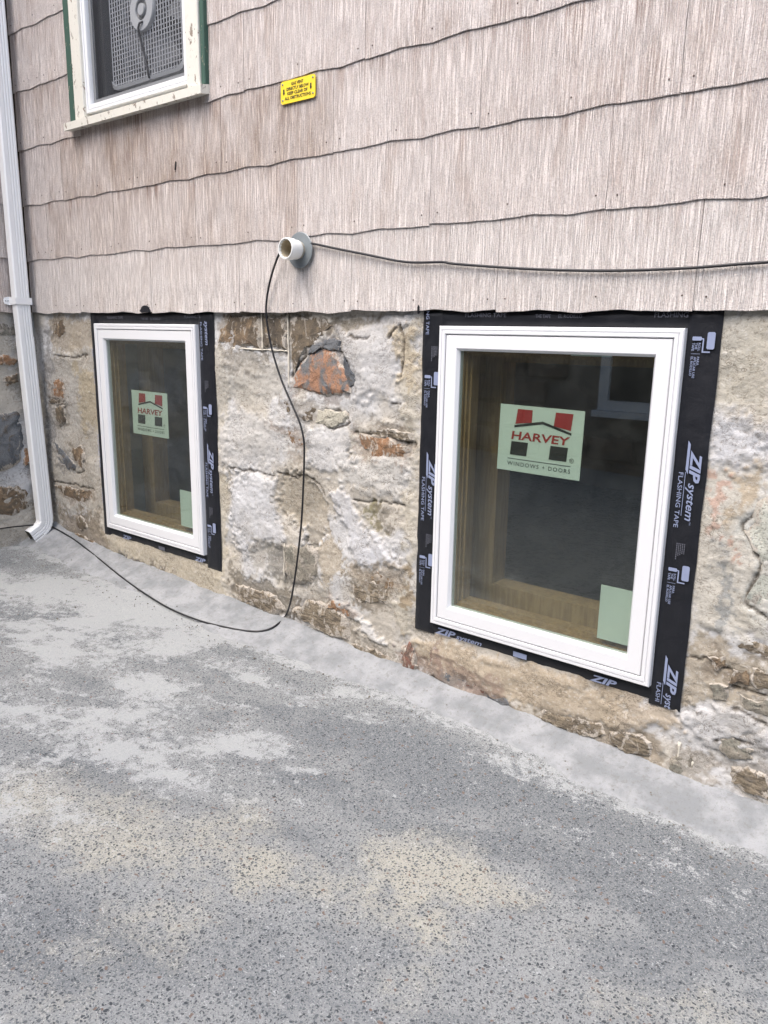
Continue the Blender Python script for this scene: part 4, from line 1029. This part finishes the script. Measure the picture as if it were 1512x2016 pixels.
# ================================================================== DOWNSPOUT
ds = thing('downspout', 'white ribbed downspout in the inner corner with kicked-out elbow', 'downspout', (-4.10, -.075, -1.2))
dx0, dx1, dy0, dy1 = CORNER+.018, CORNER+.070, -.116, -.040
def spout_section(x0, x1, y0, y1, ribs=True):
    """outline in x,y; the wide +x face carries three ribs towards the wall side"""
    r = .006; p = [(x0, y0+r), (x0+r, y0), (x1-r, y0), (x1, y0+r)]
    if ribs:
        for c in (.40, .58, .76):
            yc = y0+(y1-y0)*c; p += [(x1, yc-.0045), (x1-.0020, yc-.0018), (x1-.0020, yc+.0018), (x1, yc+.0045)]
    p += [(x1, y1-r), (x1-r, y1), (x0+r, y1), (x0, y1-r)]
    return p
def sweep(sections):
    mb = MB(); n = len(sections[0]); vs = [v for s in sections for v in s]
    fs = [(i*n+k, i*n+(k+1) % n, (i+1)*n+(k+1) % n, (i+1)*n+k) for i in range(len(sections)-1) for k in range(n)]
    mb.add(vs, fs); return mb
sec = spout_section(dx0, dx1, dy0, dy1); zE = -1.115; LEAN = .028
sec2 = spout_section(dx0-.0015, dx1+.0015, dy0-.0015, dy1+.0015)
sweep([[(x, y, 3.2) for x, y in sec], [(x, y, .05) for x, y in sec], [(x, y+LEAN*.15, -.128) for x, y in sec]]).build('spout_pipe', M['spout'], ds)
sweep([[(x, y+LEAN*.15, -.125) for x, y in sec2], [(x, y+LEAN, zE) for x, y in sec2]]).build('spout_pipe', M['spout'], ds)
# elbow: turns towards the yard (-y), crimped rings
S2 = []; cy0 = (dy0+dy1)/2+LEAN; piv = dy0+LEAN-.030
ang_end = 62; nseg = 22
for k in range(nseg+1):
    a = R(ang_end*k/nseg); crimp = 1.0-(.045 if k % 4 in (2, 3) and k < nseg else 0.0)
    ring = []
    for (x, y) in sec2:
        d = (y+LEAN-piv); xc = (dx0+dx1)/2
        xx = xc+(x-xc)*crimp; dd = cy0-piv+(d-(cy0-piv))*crimp
        ring.append((xx, piv+dd*math.cos(a), zE-dd*math.sin(a)))
    S2.append(ring)
a = R(ang_end); dirv = Vector((0, -math.sin(a), -math.cos(a)))
last = S2[-1]; S2.append([tuple(Vector(q)+dirv*.060) for q in last])
smooth_angle(sweep(S2).build('elbow', M['spout'], ds), 30)
inn = [[tuple(Vector(q)*1.0) for q in S2[-1]]]; ctr = sum((Vector(q) for q in S2[-1]), Vector())/len(S2[-1])
sweep([[tuple(ctr+(Vector(q)-ctr)*.96) for q in S2[-1]], [tuple(ctr+(Vector(q)-ctr)*.94-dirv*.06) for q in S2[-1]], [tuple(ctr-dirv*.07+(Vector(q)-ctr)*.02) for q in S2[-1]]]).build('elbow_mouth', M['dirtyspout'], ds, fixn=False)
# strap with two pointed ears on the siding
zs = P(45, 594, -.1).z+.0; zs = .058; mb = MB()
prof = [(CORNER+.004, dy0-.034), (CORNER+.006, dy0-.030), (CORNER+.006, dy0-.004), (dx1+.004, dy0-.004), (dx1+.004, dy1+.004), (CORNER+.006, dy1+.004), (CORNER+.006, dy1+.034), (CORNER+.004, dy1+.036)]
hh = [.005, .016, .021, .017, .017, .021, .016, .005]
vs = []
for (p, h) in zip(prof, hh): vs += [(p[0], p[1], zs-h), (p[0], p[1], zs+h)]
mb.add(vs, [(2*i, 2*i+2, 2*i+3, 2*i+1) for i in range(len(prof)-1)])
st = mb.build('strap', M['spout'], ds, fixn=False)
md = st.modifiers.new('thick', 'SOLIDIFY'); md.thickness = .0025; md.offset = 1
for yy in (dy0-.024, dy0-.012, dy1+.022):
    mb = MB(); mb.lathe_y(0, 0, [(.0003, -.004), (.003, -.0035), (.004, 0)], 8)
    mb.v = [(CORNER+.007-v[1], yy+v[0], zs+v[2]) for v in mb.v]; mb.build('strap_screw', M['galv'], st, smooth=True)
MB().lathe_y((dx0+dx1)/2+.012, -.79, [(.0003, dy0-.006), (.003, dy0-.005), (.004, dy0)], 8).build('screw', M['galv'], ds, smooth=True)

# ================================================================== NEIGHBOURING HOUSE (seen in the glass)
NY = -4.7
nh = thing('neighbouring_house', 'dark stone and board house across the driveway, mirrored in the panes', 'house', (-4.0, NY, -1.4)); nh['kind'] = 'thing'
M['nstone'] = mat_stone('neighbour_block', (L(128, 108, 92), L(106, 92, 82), L(140, 120, 102)), smear=.05, scale=6)
M['nmortar'] = mat_plain('neighbour_joint', L(128, 118, 106), .9, .15, 12)
M['nboard'] = mat_plain('neighbour_clapboard', L(140, 126, 110), .8, .15, 8)
def refl(px, py):                          # where the pane shows a point of the opposite house
    q = P(px, py, .0085); d = (q-CAM); d.y = -d.y
    return q+d*((NY-q.y)/d.y)
A = refl(1180, 806); B = refl(346, 737)
nwins = [(A.x-1.15, A.x, A.z, A.z+1.05), (B.x-1.15, B.x, B.z, B.z+1.05)]
nwins = [(A.x, A.x+1.15, A.z, A.z+1.05), (B.x, B.x+1.15, B.z, B.z+1.05)]
NT = max(A.z, B.z)+1.15
MB().box(-14, 5, NY-.30, NY-.02, -1.7, NT).build('foundation_wall', M['nmortar'], nh)
MB().box(-14, 5, NY-.30, NY-.03, NT, 2.7).build('wall', M['sheath'], nh)
k = 0; zz = NT
while zz < 2.6:
    mb = MB(); mb.add([(-14, NY+.012, zz), (5, NY+.012, zz), (5, NY-.005, zz+.125), (-14, NY-.005, zz+.125), (-14, NY-.03, zz), (5, NY-.03, zz)], [(0, 1, 2, 3), (4, 5, 1, 0)]); mb.build('clapboard', M['nboard'], nh); zz += .12
bm_ = []
for v in range(4):
    mb = MB(); mb.box(0, .44, 0, .035, 0, .225, .02); me = bpy.data.meshes.new('stone_block'); rv = random.Random(v)
    me.from_pydata([(a+rv.uniform(-.012, .012), -b+rv.uniform(-.006, .006), c+rv.uniform(-.01, .01)) for a, b, c in mb.v], [], mb.f)
    me.materials.append(M['nstone']); bm_.append(me)
row = 0; zz = -1.45
while zz+.23 < NT:
    x = -12-(row % 2)*.23
    while x < 1.5:
        if not any(x+.44 > q[0]-.1 and x < q[1]+.1 and zz+.22 > q[2]-.1 and zz < q[3]+.1 for q in nwins):
            o = bpy.data.objects.new('stone_block', bm_[random.randrange(4)]); link(o, nh); o.location = Vector((x, NY+.02, zz))-wloc(nh); o.scale.x = random.uniform(.9, 1.0)
            o.rotation_euler.x = math.pi*0
        x += .46
    zz += .245; row += 1
for (a, b, c, d) in nwins:
    wn = MB().ring(a, b, c, d, [(0, NY-.1), (0, NY+.05), (.09, NY+.05), (.09, NY-.1)]).build('window', M['alu'], nh)
    MB().box(a-.04, b+.04, NY-.02, NY+.09, c-.06, c-.003).build('sill', M['alu'], wn)
    MB().box(a+.085, b-.085, NY+.0, NY+.006, c+.085, d-.085).build('pane', M['black'], wn)

# ================================================================== LOOSE GRIT on the pavement
M['grit'] = mat_plain('loose_grit', L(112, 108, 102), .9, .5, 400)
mb = MB(); rg = random.Random(21)
for k in range(420):
    x = rg.uniform(-4.05, -.1)
    w_ = float(np.interp(x, FX, FWID))
    y = -w_+rg.gauss(-.03, .05) if k % 3 else rg.uniform(-1.7, -.1)
    if y > -.03: continue
    zz = float(gz(x)+fillet_h(x, y))+.004; r = rg.uniform(.0014, .0038)*(1.5 if k % 17 == 0 else 1); a0 = rg.uniform(0, 6.28)
    q = []
    for j in range(5):
        a = a0+j*1.2566; rr = r*rg.uniform(.6, 1.3); q.append((x+rr*math.cos(a), y+rr*math.sin(a), zz+rg.uniform(-.0005, .0008)))
    mb.add(q+[(x, y, zz+r*.9), (x, y, zz-r)], [(j, (j+1) % 5, 5) for j in range(5)]+[((j+1) % 5, j, 6) for j in range(5)])
gt = mb.build('loose_grit', M['grit'], None, origin=(-2, -.3, -1.33))
tag(gt, 'small loose grit scattered along the cement strip', 'grit', kind='stuff')
